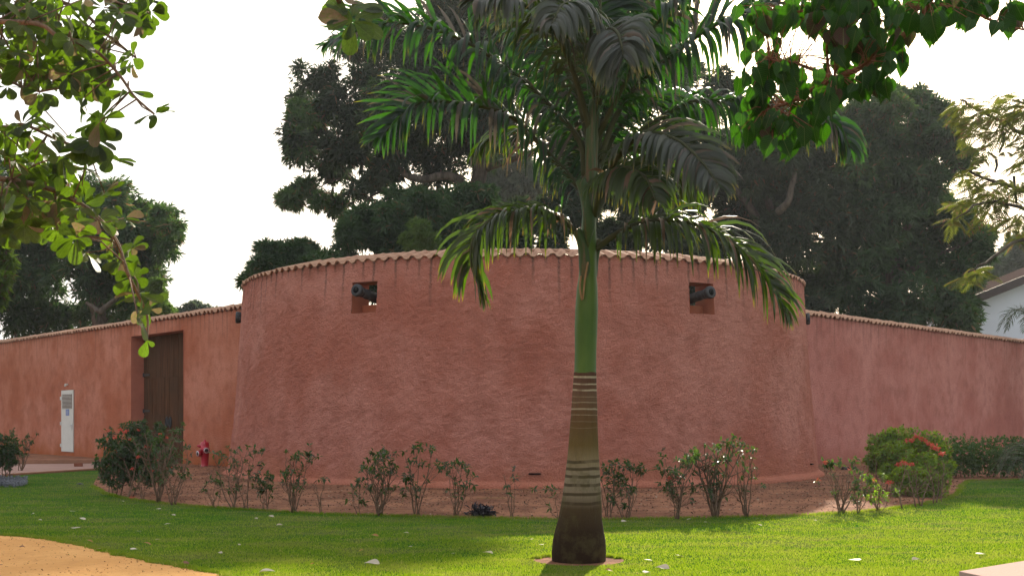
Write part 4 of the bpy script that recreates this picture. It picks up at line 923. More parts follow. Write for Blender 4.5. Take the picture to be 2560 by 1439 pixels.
# ------------------------------------------------------------------ fronds
def frond(parent, pts, mat, L0, seed, npair=52, W0=.055, droop=.55, beta=(-25, 55), fwd=.5, r0=.035, n_single=0, start=.16, name='frond', label=None, stiff=1.0, mrib=None, sng_mat=None, segs=5, erect=.35):
    npair = int(npair * (1.22 if segs == 5 else 1)); g = np.random.default_rng(seed); C_ = crom(pts, 60); A = np.array([tuple(p) for p in C_]); m = len(A)
    fr = MB().tube(C_, [r0 * (1 - .85 * (i / (m - 1))) + .003 for i in range(m)], 7).obj(name, mrib or M['rachis'], parent, True)
    if label: fr['label'] = label
    s = np.linspace(start, 1.0, npair); s = np.repeat(s, 2) + g.normal(0, .004, npair * 2); s = np.clip(s, 0, 1); side = np.tile([1, -1], npair)
    fi = s * (m - 1); i0 = np.clip(fi.astype(int), 0, m - 2); f = (fi - i0)[:, None]; P = A[i0] * (1 - f) + A[i0 + 1] * f; T = unit(A[i0 + 1] - A[i0])
    up = np.array([0, 0, 1.0]); S = np.cross(T, up); bad = np.linalg.norm(S, axis=1) < .15; S[bad] = np.array([1.0, 0, 0]); S = unit(S)
    N = np.cross(S, T); be = np.radians(g.uniform(beta[0], beta[1], len(s)))
    if segs == 5: be = np.where((S * side[:, None])[:, 1] > 0, np.radians(g.uniform(5 + 25 * erect, 50 + 38 * erect, len(s))), be * .5)
    fw = fwd + .5 * s ** 3
    d = unit(S * (side * np.cos(be))[:, None] + N * np.sin(be)[:, None] + T * fw[:, None] + rdir(g, len(s)) * .08)
    prof = np.sin(np.pi * np.clip(.16 + .80 * ((s - start) / (1 - start)), 0, 1)) ** .7; L = L0 * prof * g.uniform(.85, 1.12, len(s)) + .06
    Wv = unit(T - d * (T * d).sum(1)[:, None]); Wv = unit(Wv + N * g.normal(0, .45, len(s))[:, None])
    rows = []; uvs = []; p = P.copy(); wp_ = np.array([.35, .9, 1.0, .82, .5, .04]) if segs == 5 else np.linspace(.6, .05, segs + 1)
    far = ((S * side[:, None])[:, 1] > 0) ^ (g.random(len(s)) < .2); dr = droop * (np.where(far, g.uniform(.10 + .5 * (1 - erect), .45 + .6 * (1 - erect), len(s)), g.uniform(1.0, 1.8, len(s))) if segs == 5 else np.ones(len(s)))
    for k in range(segs + 1):
        w = Wv * (W0 * .5 * wp_[k] * (.65 + .35 * prof))[:, None]; nn = unit(np.cross(Wv, d)) * (W0 * .16 * wp_[k])
        w = w * (.55 + .55 * s)[:, None]; rows += [p + w, p + nn, p - w]; v_ = k / segs; uvs += [(0, v_), (.5, v_), (1, v_)]
        d = unit(d + np.array([0, 0, -1.0]) * (dr * (.35 + .28 * k))[:, None]); p = p + d * (L / segs)[:, None]
        Wv = unit(Wv - d * (Wv * d).sum(1)[:, None])
    V = np.stack(rows, 1); n = len(s); nv = V.shape[1]
    q = []
    for k in range(segs):
        a = k * 3; q += [(a, a + 1, a + 4, a + 3), (a + 1, a + 2, a + 5, a + 4)]
    q = np.array(q); UV = np.array(uvs)
    order = np.argsort(-L); single = set(order[:n_single].tolist()); rest = np.array([i for i in range(n) if i not in single])
    for i in single: npobj('leaflet', V[i], q, sng_mat or mat, fr, True, UV)
    if len(rest):
        VV = V[rest].reshape(-1, 3); FF = (np.arange(len(rest))[:, None, None] * nv + q[None]).reshape(-1, 4)
        o = npobj('leaflets', VV, FF, mat, fr, True, np.tile(UV, (len(rest), 1))); o['kind'] = 'stuff'
    return fr

palm = thing('royal_palm', 'royal palm with swollen ringed trunk, green crownshaft and arching fronds before the bastion', 'palm tree', tuple(PALM))
DP = 13.25; kz = lambda py: CAMH + (HY - py) / F * DP
prof = [(1411, 131, 1446.5), (1400, 135, 1447), (1378, 136, 1447), (1350, 132, 1447.5), (1325, 122, 1448), (1295, 109, 1450), (1260, 102, 1453), (1220, 93, 1455), (1180, 86, 1456.5), (1130, 77, 1458), (1080, 71, 1459), (1020, 65, 1461), (960, 59, 1462), (930, 56, 1463)]
def column(prof, name, mat, n=40, wob=.0):
    b = MB(); b.uv = []
    rows = []
    for i, (py, w, cx) in enumerate(prof):
        rows.append((((cx - 1280) / F * DP), kz(py), w / 2 / F * DP))
    # resample
    out = []
    for i in range(len(rows) - 1):
        for k in range(5):
            f_ = k / 5; out.append(tuple(rows[i][j] * (1 - f_) + rows[i + 1][j] * f_ for j in range(3)))
    out.append(rows[-1]); V = []; Fc = []
    for i, (cx, z, r) in enumerate(out):
        for k in range(n):
            an = 2 * math.pi * k / n; rr_ = r * (1 + wob * math.sin(3 * an + z * 2)); V.append((cx + rr_ * math.cos(an), DP + rr_ * math.sin(an), z))
    for i in range(len(out) - 1):
        for k in range(n):
            k2 = (k + 1) % n; Fc.append((i * n + k, i * n + k2, (i + 1) * n + k2, (i + 1) * n + k))
    return npobj(name, np.array(V), np.array(Fc)[:, ::-1], mat, palm, True)
column(prof, 'trunk', M['palmtrunk'], wob=.008)
column([(932, 56.5, 1463), (928, 55, 1463), (880, 54, 1464), (820, 57, 1465), (770, 57, 1466.5), (720, 52, 1468), (693, 45, 1469), (650, 42, 1470), (600, 39, 1471.5), (560, 36, 1472), (500, 32, 1473.5), (440, 28, 1475), (380, 22, 1476.5), (300, 16, 1479)], 'crownshaft', M['crownshaft'])
sheaths = [((1463, 730), (1462, 660), (1456, 610), (1442, 575), 17, 11), ((1480, 730), (1480, 670), (1488, 625), (1503, 602), 17, 11), ((1470, 620), (1472, 540), (1462, 480), (1450, 450), 19, 13),
           ((1478, 600), (1480, 520), (1488, 470), (1500, 440), 18, 12), ((1474, 560), (1476, 450), (1476, 340), (1482, 250), 17, 9), ((1480, 560), (1482, 440), (1488, 330), (1495, 200), 14, 7)]
for i, (p0, p1, p2, p3, r0_, r1_) in enumerate(sheaths):
    dy = (-.06, .05, -.09, .03, -.02, .06)[i]
    q = [at(*p, DP + dy) for p in (p0, p1, p2, p3)]; MB().tube(crom(q, 14), [(r0_ + (r1_ - r0_) * j / 13) * min(1, .05 + j / 3.5) / F * DP for j in range(14)], 12).obj('leaf_base', M['sheath'], palm, True)
MB().tube(crom([at(1452, 690, DP - .12), at(1450, 720, DP - .15), at(1456, 750, DP - .16), at(1462, 700, DP - .14), at(1470, 655, DP - .13)], 14), [.012] * 14, 6).obj('dry_husk', M['dryhusk'], palm, True)

P_ = lambda L_: [at(x_, y_, DP + d_) for x_, y_, d_ in L_]
FR = [
 (P_([(1452, 600, 0), (1420, 560, -.1), (1370, 535, -.25), (1300, 528, -.4), (1235, 545, -.5), (1185, 595, -.6), (1178, 660, -.65), (1205, 735, -.62)]), 'palm_low', .62, dict(n_single=60, droop=.85, beta=(-10, 75), label='lowest frond arching left and hanging down with curled leaflets', npair=56)),
 (P_([(1492, 622, 0), (1530, 592, -.1), (1590, 562, -.25), (1660, 550, -.4), (1740, 560, -.5), (1815, 595, -.6), (1880, 650, -.65), (1930, 720, -.7), (1965, 775, -.7)]), 'palm_low', .72, dict(n_single=70, droop=.50, beta=(-35, 45), label='lowest frond arching right across the bastion', npair=66)),
 (P_([(1465, 490, 0), (1447, 467, 0), (1364, 377, .1), (1280, 293, 0), (1180, 262, -.2), (1063, 255, -.4), (1010, 285, -.5), (950, 345, -.6)]), 'palm', .70, dict(n_single=60, droop=.70, beta=(-30, 60), npair=60, erect=1.0, label='long left frond with black backed drooping leaflets')),
 (P_([(1462, 440, 0), (1447, 350, .1), (1364, 253, .2), (1280, 180, .3), (1180, 113, .2), (1080, 72, .1), (980, 58, 0), (905, 75, -.1), (820, 110, -.1)]), 'palm', .74, dict(n_single=60, droop=.52, beta=(-50, 60), npair=66, erect=1.0, label='upper left frond reaching to the near leaf cluster')),
 (P_([(1478, 380, .1), (1440, 230, .3), (1380, 110, .5), (1314, 50, .7), (1240, -30, .9), (1160, -90, 1.0)]), 'palm', .75, dict(droop=.45, beta=(-40, 60), npair=56)),
 (P_([(1498, 400, .1), (1540, 290, .2), (1600, 205, .3), (1683, 137, .3), (1750, 87, .2), (1817, 50, .1), (1890, 22, 0), (1980, 5, 0)]), 'palm', .74, dict(n_single=50, droop=.62, beta=(-55, 60), npair=62, erect=1.0, label='upper right frond with bright backlit hanging leaflets')),
 (P_([(1492, 500, .1), (1560, 370, .3), (1667, 285, .5), (1733, 255, .5), (1800, 252, .5), (1867, 248, .4), (1960, 262, .3), (2040, 283, .2), (2100, 320, .1), (2125, 370, 0)]), 'palm', .70, dict(droop=.75, beta=(-30, 60), npair=66)),
 (P_([(1492, 500, -.05), (1540, 400, -.4), (1610, 335, -.9), (1690, 350, -1.4), (1750, 400, -1.8), (1795, 460, -2.1)]), 'palm_grey', .60, dict(droop=.42, beta=(-10, 25), npair=56, fwd=.8, label='greyish frond bending forward on the right')),
 (P_([(1497, 260, -.05), (1502, 140, -.4), (1520, 78, -.9), (1543, 82, -1.3), (1554, 112, -1.6), (1558, 140, -1.7)]), 'palm_grey', .62, dict(droop=.55, beta=(-10, 20), npair=46, fwd=.7, start=.3, label='greyish frond bending towards the viewer at the top of the crown')),
 (P_([(1480, 320, .1), (1498, 120, .1), (1500, 0, .2), (1496, -120, .3), (1480, -220, .4)]), 'palm', .75, dict(droop=.35, beta=(-20, 20), npair=54, fwd=.6, start=.35, r0=.03)),
 (P_([(1485, 420, .2), (1520, 250, .8), (1580, 100, 1.4), (1680, -30, 2.0)]), 'palm', .7, dict(droop=.45, beta=(-40, 50), npair=50)),
 (P_([(1470, 420, .2), (1420, 240, .8), (1360, 110, 1.4), (1280, 30, 2.0)]), 'palm', .7, dict(droop=.5, beta=(-40, 50), npair=50)),
 (P_([(1480, 520, .1), (1420, 400, .8), (1340, 330, 1.6), (1250, 330, 2.2), (1190, 380, 2.5)]), 'palm_low', .62, dict(droop=.7, beta=(-30, 50), npair=54)),
 (P_([(1488, 540, .1), (1540, 440, .6), (1600, 410, 1.1), (1680, 430, 1.5), (1730, 490, 1.8)]), 'palm_low', .60, dict(droop=.75, beta=(-30, 50), npair=50)),
 (P_([(1485, 540, -.1), (1510, 450, -.4), (1560, 420, -.8), (1610, 440, -1.2), (1640, 500, -1.5)]), 'palm_low', .52, dict(droop=.62, beta=(-20, 40), npair=46)),
 (P_([(1476, 330, .0), (1430, 170, -.3), (1370, 60, -.6), (1280, 0, -.9), (1190, 0, -1.1)]), 'palm_grey', .66, dict(droop=.62, beta=(-30, 50), npair=54)),
 (P_([(1480, 480, .2), (1475, 360, .9), (1470, 280, 1.7), (1465, 300, 2.4)]), 'palm', .62, dict(droop=.6, beta=(-20, 40), npair=46)),
 (P_([(1490, 350, .1), (1570, 190, -.2), (1640, 60, -.5), (1740, -40, -.8)]), 'palm', .7, dict(droop=.5, beta=(-30, 50), npair=50)),
 (P_([(1488, 250, 0), (1480, 100, -.4), (1450, 20, -.9), (1410, 10, -1.4), (1380, 60, -1.8)]), 'palm_grey', .56, dict(droop=.6, beta=(-10, 30), npair=44)),
 (P_([(1485, 300, .1), (1530, 150, .5), (1570, 30, .9), (1620, -60, 1.2)]), 'palm', .72, dict(droop=.5, beta=(-50, 50), npair=50)),
 (P_([(1488, 430, .2), (1560, 300, .8), (1640, 240, 1.4), (1740, 230, 1.9)]), 'palm', .66, dict(droop=.6, beta=(-40, 40), npair=50)),
 (P_([(1476, 540, .0), (1478, 440, .5), (1500, 380, 1.2), (1560, 350, 2.0), (1620, 400, 2.5)]), 'palm', .62, dict(droop=.6, beta=(-30, 40), npair=46)),
]
for i, (pts, mt, L0, kw) in enumerate(FR): frond(palm, pts, M[mt], L0, 100 + i, W0=.064, **kw)

# ------------------------------------------------------------------ near branches with broad leaves
def leaf_shape(kind, curl, fold, seed, n_rows=8):
    rg = random.Random(seed)
    if kind == 'obovate': t_ = [0, .12, .3, .5, .68, .83, .94, 1.0]; w_ = [.05, .20, .50, .82, .98, .92, .62, .10]; wid = .30
    elif kind == 'heart': t_ = [0, .06, .2, .4, .6, .78, .92, 1.08]; w_ = [.42, .80, 1.0, .98, .78, .45, .16, .01]; wid = .43
    else: t_ = [0, .15, .35, .55, .75, .9, 1.0]; w_ = [.08, .45, .9, 1.0, .75, .4, .05]; wid = .26
    V = []; UV = []; Fc = []
    for i, (a, w) in enumerate(zip(t_, w_)):
        z = -curl * a * a; y = a * (1 - .12 * abs(curl) * a)
        for s in (-1, -.5, 0, .5, 1):
            yy = y - (.13 * abs(s) if (kind == 'heart' and i == 0) else 0) - (0.05 * abs(s) if kind == 'heart' and i == 1 else 0)
            V.append((s * w * wid * (1 + rg.uniform(-.03, .03)), yy, z + fold * (abs(s) * w) * wid + rg.uniform(-.012, .012)))
            UV.append((.5 + s * .5 * w, a))
    for i in range(len(t_) - 1):
        for k in range(4): a = i * 5 + k; Fc.append((a, a + 1, a + 6, a + 5))
    return np.array(V), np.array(Fc), np.array(UV)
def variants(kind, name, mat, k=5, seed=0):
    rg = random.Random(seed); out = []
    for i in range(k):
        V, Fc, UV = leaf_shape(kind, rg.uniform(-.05, .45), rg.uniform(-.1, .5), seed + i)
        out.append((npmesh(name, V, Fc, mat, True, UV), V, Fc, UV))
    return out
def basis(d, n):
    d = Vector(d).normalized(); n = Vector(n); n = (n - d * n.dot(d)); n = n.normalized() if n.length > 1e-3 else d.orthogonal().normalized(); x = d.cross(n)
    return Matrix((x, d, n)).transposed()
class LeafBag:
    """collects leaves; the largest become parts, the others one joined mesh"""
    def __init__(s, parent, vs, mat_joined, limit=300): s.p = parent; s.vs = vs; s.m = mat_joined; s.items = []; s.limit = limit
    def add(s, P, d, n, L): s.items.append((Vector(P), Vector(d), Vector(n), L))
    def build(s):
        def inframe(P): u = P.x / P.y * F + 1280; v = HY - (P.z - CAMH) / P.y * F; return -60 < u < 2620 and -60 < v < 1450
        s.items.sort(key=lambda it: (not inframe(it[0]), -it[3] / it[0].y)); rg = random.Random(3)
        VV = []; FF = []; UU = []; b = 0
        for i, (P, d, n, L) in enumerate(s.items):
            me, V, Fc, UV = rg.choice(s.vs); B3 = basis(d, n)
            if i < s.limit:
                o = link('leaf', me, s.p); m = (B3 * L).to_4x4(); m.translation = P; o.matrix_basis = m
            else:
                VV.append((V * L) @ np.array(B3.transposed()) + np.array(P)); FF.append(Fc + b); UU.append(UV); b += len(V)
        if VV: tag(npobj('foliage', np.concatenate(VV), np.concatenate(FF), s.m, s.p, True, np.concatenate(UU)), kind='stuff')

def nearest_on(path, p):
    return min(path, key=lambda q: (q - p).length)
rg = random.Random(12)
DN = 8.0
al = thing('almond_tree', 'near tree at the left with broad rounded leaves in rosettes hanging over the lawn', 'tree', (-6.2, 7.2, 0))
limb(al, [Vector((-6.2, 7.2, -.05)), Vector((-6.1, 7.3, 1.6)), Vector((-5.9, 7.4, 3.2)), Vector((-5.6, 7.5, 5.0))], .16, .08, M['bark'], 'trunk')
BRN = [([(-520, 40), (-200, 60), (0, 55), (100, 62), (150, 95), (240, 128), (300, 190), (335, 240), (385, 285)], .018), ([(-520, 250), (-200, 290), (0, 318), (60, 312), (140, 348), (210, 372), (275, 396)], .015),
       ([(-520, 380), (-200, 430), (0, 447), (60, 455), (150, 482), (230, 530), (290, 600), (318, 680), (345, 735), (368, 790), (368, 850)], .021), ([(-300, 470), (0, 512), (70, 512), (130, 540), (190, 592)], .014),
       ([(-300, -120), (60, -30), (120, -5), (200, 25), (270, 90), (340, 145)], .022), ([(-100, 150), (0, 190), (60, 220), (100, 230)], .012), ([(120, -40), (240, -10), (330, 20), (370, 30)], .014), ([(-500, -200), (0, -240), (500, -180), (780, -90), (835, -20), (860, 30), (878, 52)], .026)]
paths = []
for i, (pp, r0_) in enumerate(BRN):
    dn = 6.2 if i == 7 else DN + (-.5, .3, 0, .4, .6, .2, .5)[i]
    base = [Vector((-5.75, 7.4, 4.0 + .3 * (i % 4)))] if i in (0, 1, 2, 4, 7) else []
    q = base + [at(x_, y_, dn + .15 * math.sin(k * 1.3 + i)) for k, (x_, y_) in enumerate(pp)]
    path = crom(q, 44); paths.append(path); MB().tube(path, [r0_ * (1 - .8 * j / 43) + .003 for j in range(44)], 7).obj('branch', M['twig'], al, True)
allp = [p for pa in paths for p in pa]
bag = LeafBag(al, variants('obovate', 'leaf', M['almond'], 6, 50), M['almond_joined'], 300)
ros = [(100, 228), (50, 150), (145, 40), (215, 62), (237, 120), (330, 145), (345, 52), (330, 12), (210, 245), (160, 150), (290, 178), (322, 228), (385, 285), (275, 396), (210, 372), (130, 330), (55, 312), (205, 465), (100, 430), (38, 400), (262, 482), (190, 592), (245, 548),
       (130, 562), (80, 540), (215, 632), (300, 650), (348, 735), (328, 620), (372, 772), (345, 792), (20, 470), (20, 40), (80, 20), (90, 90), (180, 100), (20, 100), (260, 20), (60, 560), (170, 520), (10, 330), (285, 600), (310, 545), (240, 350), (120, 160), (200, 180), (60, 60), (280, 100), (10, 520), (150, 390), (335, 690), (250, 300), (110, 480), (375, 30), (365, 5), (300, 30), (20, 215)]
twigs = MB()
def rosette(P, L, n, axis=None, spread=1.0):
    ax = Vector((rg.gauss(0, .45), rg.gauss(-.35, .4), rg.gauss(.35, .4))) if axis is None else Vector(axis); ax.normalize()
    o = ax.orthogonal().normalized(); o2 = ax.cross(o); a0 = rg.uniform(0, 6.28)
    for k in range(n):
        an = a0 + k * 2.4 + rg.uniform(-.3, .3); el = rg.uniform(-.1, .55)
        d = (o * math.cos(an) + o2 * math.sin(an)) * math.cos(el) + ax * math.sin(el) + Vector((0, 0, -.38)); d.normalize()
        nrm = ax + Vector((rg.gauss(0, .3), rg.gauss(0, .3), rg.gauss(0, .3)))
        bag.add(P + d * .02, d, nrm, L * rg.uniform(.6, 1.15))
for (x_, y_) in ros:
    P = at(x_, y_, DN + rg.uniform(-.8, .9)); c_ = nearest_on(allp, P); twigs.tube([c_, (c_ + P) / 2 + Vector((0, 0, rg.uniform(-.03, .06))), P], [.006, .005, .004], 5); rosette(P, .142, rg.randint(7, 11))
for _ in range(135):
    x_ = rg.uniform(-120, 250); y_ = rg.uniform(-80, 215) if rg.random() < .62 else rg.uniform(300, 580); x_ = x_ if y_ < 215 else x_ * .9
    P = at(x_, y_, DN + rg.uniform(-.3, 1.3)); c_ = nearest_on(allp, P); twigs.tube([c_, P], [.006, .004], 5); rosette(P, .138, rg.randint(6, 10))
Pt = at(368, 850, DN)
for dx, dy, L_ in ((-.03, -.10, .12), (.06, -.05, .06)): bag.add(Pt, Vector((dx, 0, dy)), Vector((.3, -1, .1)), L_)
Pc = at(878, 50, 6.2); rosette(Pc, .165, 10, (0.1, -.9, .35)); rosette(at(872, 20, 6.25), .15, 5, (0, -.6, .6)); rosette(at(905, 10, 6.3), .13, 4)
twigs.obj('twig', M['twig'], al, True); 
tw = [o for o in al.children if o.name.startswith('twig')]
for o in tw: o['kind'] = 'stuff'
bag.build()

# heart leaved tree at the right
DH = 5.6
ht = thing('heart_leaf_tree', 'near tree at the upper right with dark heart shaped leaves on reddish branches', 'tree', (4.9, 5.4, 0))
limb(ht, [Vector((4.9, 5.4, -.05)), Vector((4.85, 5.4, 1.5)), Vector((4.6, 5.5, 3.0)), Vector((4.2, 5.5, 4.2))], .12, .06, M['bark'], 'trunk')
HB = [([(3300, -400), (2800, -250), (2420, -110), (2325, 0), (2295, 55), (2235, 108), (2160, 165), (2090, 195), (2040, 218), (1985, 252), (1925, 272)], .022), ([(2085, 195), (2040, 178), (1985, 158), (1925, 150)], .009), ([(2200, -60), (2110, 0), (2050, 14), (1995, 30), (1950, 28)], .010),
      ([(2420, -110), (2400, -20), (2440, 30), (2500, 60), (2560, 75)], .010), ([(2075, 195), (2070, 160), (2068, 110), (2090, 50)], .007), ([(2800, -250), (2640, -60), (2560, 20)], .014), ([(2290, 60), (2240, 60), (2160, 40)], .009)]
hp = []
for i, (pp, r0_) in enumerate(HB):
    dn = DH + (0, -.1, .3, .25, .1, .2, .3)[i]; q = ([Vector((4.4, 5.5, 3.8))] if i == 0 else []) + [at(x_, y_, dn + .08 * math.sin(k * 1.7)) for k, (x_, y_) in enumerate(pp)]
    path = crom(q, 36); hp += path; MB().tube(path, [r0_ * (1 - .75 * j / 35) + .002 for j in range(36)], 7).obj('branch', M['redtwig'], ht, True)
bag = LeafBag(ht, variants('heart', 'leaf', M['heart'], 6, 80), M['heart_joined'], 290)
zones = [(1900, 60, 50, 50, 8), (1960, 50, 50, 45, 10), (2030, 45, 50, 45, 12), (2100, 50, 50, 50, 14), (1910, 170, 45, 50, 12), (1900, 250, 35, 50, 10), (1975, 200, 55, 50, 14), (2050, 250, 50, 40, 12), (2100, 130, 60, 60, 18), (2170, 100, 50, 60, 16), (1900, 320, 38, 35, 9),
         (1960, 330, 45, 45, 14), (2020, 330, 45, 50, 12), (2170, 200, 40, 45, 8), (2120, 230, 40, 30, 7), (2200, 220, 30, 35, 5), (2240, 60, 45, 50, 14), (2240, 150, 30, 35, 6), (2310, 60, 40, 50, 9), (2360, 40, 40, 45, 9), (2420, 50, 40, 40, 9), (2470, 20, 40, 40, 8), (2530, 45, 30, 40, 7), (2420, 0, 60, 20, 8),
         (2300, -10, 60, 20, 6), (2050, -10, 80, 20, 8), (1860, 340, 20, 30, 4), (2150, 10, 60, 30, 10)]
pet = MB()
for x_, y_, sx, sy, k in zones:
    for _ in range(int(k * 1.75)):
        X = x_ + rg.gauss(0, .55) * sx; Y = y_ + rg.gauss(0, .5) * sy - 22; P = at(X, Y, DH + rg.uniform(-.35, .45)); c_ = nearest_on(hp, P)
        pet.tube([c_ + (P - c_) * .0, (c_ + P) / 2 + Vector((0, 0, .02)), P], [.003, .002, .0015], 4, False)
        d = Vector((rg.gauss(0, .32), rg.gauss(0, .3), -1)); nrm = Vector((rg.gauss(0, .55), -1 if rg.random() < .85 else .4, rg.gauss(.15, .35)))
        bag.add(P, d, nrm, rg.uniform(.056, .102))
tag(pet.obj('leaf_stalks', M['redtwig'], ht, True), kind='stuff'); bag.build()

# ------------------------------------------------------------------ shrubs, hedges, cycad
def leafcloud(P, ax, g, L, W, per, droop=.2):
    P = np.repeat(P, per, 0); ax = np.repeat(ax, per, 0); n = len(P)
    D_ = unit(ax * .4 + rdir(g, n) * .9 + np.array([0, 0, -droop])); N_ = unit(ax * .8 + rdir(g, n) * .6 + np.array([0, 0, .4]))
    return leaf_tris(P + rdir(g, n) * L * .15, D_, N_, L * g.uniform(.6, 1.2, n), W * g.uniform(.7, 1.2, n), .2, .1)
def flower(parent, P, g, r=.05, mat=None):
    n = 26; d = rdir(g, n); d[:, 2] = np.abs(d[:, 2]) * .7; P_ = np.array(P)[None] + unit(d) * (r * g.uniform(.3, 1, n))[:, None]
    V, Fc = leaf_tris(P_, unit(rdir(g, n) + d * .4), unit(d), np.full(n, r * .8), np.full(n, r * .5), .1, 0); return npobj('flower', V, Fc, mat or M['red'], parent)
def shrub(label, px, pyb, pyt, wpx, seed, nstem=4, leaf=.5, name='shrub', flowers=0, lean=0.0, mat=None, group='thin shrubs along the edge of the bed', L=.085, top=.45, fmat=None, depth=1.0, thick=1.0, fork=3, cat='shrub'):
    """open shrub: stems fork upwards from one root; leaf tufts sit at the twig ends"""
    g = np.random.default_rng(seed); rg = random.Random(seed); x, y = gd(px, pyb); H = (pyb - pyt) / F * y; Wd = wpx / F * y / 2
    t_ = thing(name, label, cat, (x, y, 0), group); tips = []; mids = []
    for s in range(nstem):
        an = 2 * math.pi * (s + rg.uniform(-.3, .3)) / nstem + rg.random(); rad = rg.uniform(.45, .95); e = Vector((x + lean * Wd + math.cos(an) * Wd * rad, y + math.sin(an) * Wd * rad * depth, H * rg.uniform(.72, 1.0) if s else H))
        r = Vector((x + rg.uniform(-.05, .05), y + rg.uniform(-.04, .04), -.03)); m = r.lerp(e, .45) + Vector((rg.gauss(0, .12) * Wd, rg.gauss(0, .1) * Wd, H * .03))
        path = crom([r, m, e], 9); b = MB(); rr0 = rg.uniform(.009, .015) * thick * (H / 1.0) ** .5
        b.tube([p + Vector((rg.gauss(0, .008), rg.gauss(0, .008), 0)) for p in path], [rr0 * (1 - .75 * i / 8) for i in range(9)], 5); tips.append(e)
        for f_ in range(fork + rg.randint(0, 2)):
            i = rg.randint(2, 7); p0 = path[i]; dd = Vector((rg.gauss(0, .65) , rg.gauss(0, .65) * depth, rg.uniform(.35, 1.1))); dd.normalize(); ln = H * rg.uniform(.18, .42) * (1 - .25 * i / 8)
            p1 = p0 + dd * ln; p1.z = min(p1.z, H * 1.02); mid = p0.lerp(p1, .5) + Vector((rg.gauss(0, .02), rg.gauss(0, .02), -.02)); b.tube([p0, mid, p1], [rr0 * .45, rr0 * .35, rr0 * .2], 4); tips.append(p1); mids.append(mid)
            for _ in range(rg.randint(1, 3)):
                d2 = (dd + Vector((rg.gauss(0, .6), rg.gauss(0, .6), rg.gauss(.1, .4)))).normalized(); q = mid.lerp(p1, rg.random()); q1 = q + d2 * ln * rg.uniform(.3, .6); b.tube([q, q1], [rr0 * .22, rr0 * .12], 4); tips.append(q1)
        b.obj('stem', M['twig'], t_, True)
    tips = [p for p in tips if rg.random() < leaf * .6 or p.z > H * .96]
    if tips:
        P = np.array([tuple(p) for p in tips]); P = P + g.normal(0, .01, (len(P), 3)); ax = unit(rdir(g, len(P)) * .5 + np.array([0, 0, .9]))
        V, Fc = leafcloud(P, ax, g, L * 1.15, L * .5, 6, .35); tag(npobj('foliage', V, Fc, mat or M['shrub'], t_), kind='stuff')
    for _ in range(flowers):
        p = rg.choice(tips); flower(t_, tuple(p + Vector((rg.gauss(0, .03), -.03, .03))), g, rg.uniform(.03, .05), fmat)
    return t_
S_ = [
 ('low leafy sapling at the left tip of the bed before the dense bush', 360, 1251, 1170, 50, dict(nstem=3, leaf=.35)),
 ('many stemmed shrub touching the right side of the dense bush before the gate', 398, 1256, 1072, 150, dict(nstem=7, leaf=.75, fork=5, flowers=2, thick=1.3)),
 ('open forked shrub between the tall gate shrub and the hydrant', 436, 1261, 1120, 110, dict(nstem=6, leaf=.35, fork=4)),
 ('nearly bare low shrub in front of the hydrant', 536, 1268, 1205, 70, dict(nstem=5, leaf=.18)),
 ('leafy shrub with a tall tip at the left foot of the bastion', 583, 1271, 1118, 95, dict(nstem=5, leaf=.7, fork=4, lean=-.1)),
 ('slender upright shrub just right of the leafy one at the left foot of the bastion', 613, 1273, 1130, 60, dict(nstem=3, leaf=.65, fork=3)),
 ('spreading shrub with leafy sides, third group from the hydrant', 664, 1276, 1188, 80, dict(nstem=5, leaf=.6, fork=3)),
 ('fan shaped twiggy shrub with one high tuft, under the left cannon side', 736, 1280, 1134, 88, dict(nstem=8, leaf=.32, fork=4)),
 ('almost leafless two branched twig left of the gap in the row', 799, 1283, 1195, 60, dict(nstem=3, leaf=.06, fork=1)),
 ('small single stemmed sapling with a leafy head, left of the widest shrub', 893, 1285, 1205, 46, dict(nstem=2, leaf=.9, fork=3)),
 ('wide bushy shrub with arching stems, below the left cannon', 948, 1288, 1135, 135, dict(nstem=9, leaf=.5, fork=5, thick=1.2)),
 ('shrub with one long stem leaning up to the right, left of the palm', 1044, 1288, 1122, 105, dict(nstem=5, leaf=.5, fork=4, lean=.25)),
 ('vase shaped bare stemmed shrub nearest the dark leaf heap', 1139, 1290, 1160, 85, dict(nstem=7, leaf=.35, fork=3)),
 ('thin tall sapling with a tuft on top between the leaf heap and the palm', 1278, 1293, 1172, 50, dict(nstem=3, leaf=.35, fork=2)),
 ('bare leaning twig close to the left side of the palm trunk', 1392, 1297, 1222, 66, dict(nstem=2, leaf=.3, fork=2, lean=-.6)),
 ('leafy shrub peeping out right behind the palm trunk', 1522, 1294, 1150, 80, dict(nstem=5, leaf=.6, fork=4)),
 ('spreading shrub with drooping dark leaves, first clear of the palm trunk', 1568, 1296, 1165, 110, dict(nstem=6, leaf=.6, fork=4)),
 ('dark leafy shrub directly left of the tallest thick stemmed one', 1696, 1296, 1148, 120, dict(nstem=7, leaf=.75, fork=5, flowers=1)),
 ('tallest thick stemmed shrub right of the palm with bright leaves on top', 1789, 1293, 1108, 150, dict(nstem=9, leaf=.5, fork=6, thick=1.7)),
 ('bare upright shrub right of the tallest one', 1862, 1292, 1125, 80, dict(nstem=7, leaf=.25, fork=3)),
 ('twiggy shrub with a few red flowers near the right foot of the bastion', 2103, 1281, 1160, 115, dict(nstem=9, leaf=.16, fork=4, flowers=4, thick=1.2)),
 ('small bare shrub left of the red flowering bush', 2148, 1280, 1200, 60, dict(nstem=5, leaf=.3, fork=3)),
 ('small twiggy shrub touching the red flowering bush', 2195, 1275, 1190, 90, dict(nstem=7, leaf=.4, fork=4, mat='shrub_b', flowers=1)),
]
for i, (lb, px, pb, pt_, w, kw) in enumerate(S_):
    if 'mat' in kw: kw['mat'] = M[kw['mat']]
    shrub(lb, px, pb, pt_, w, 300 + i, **kw)

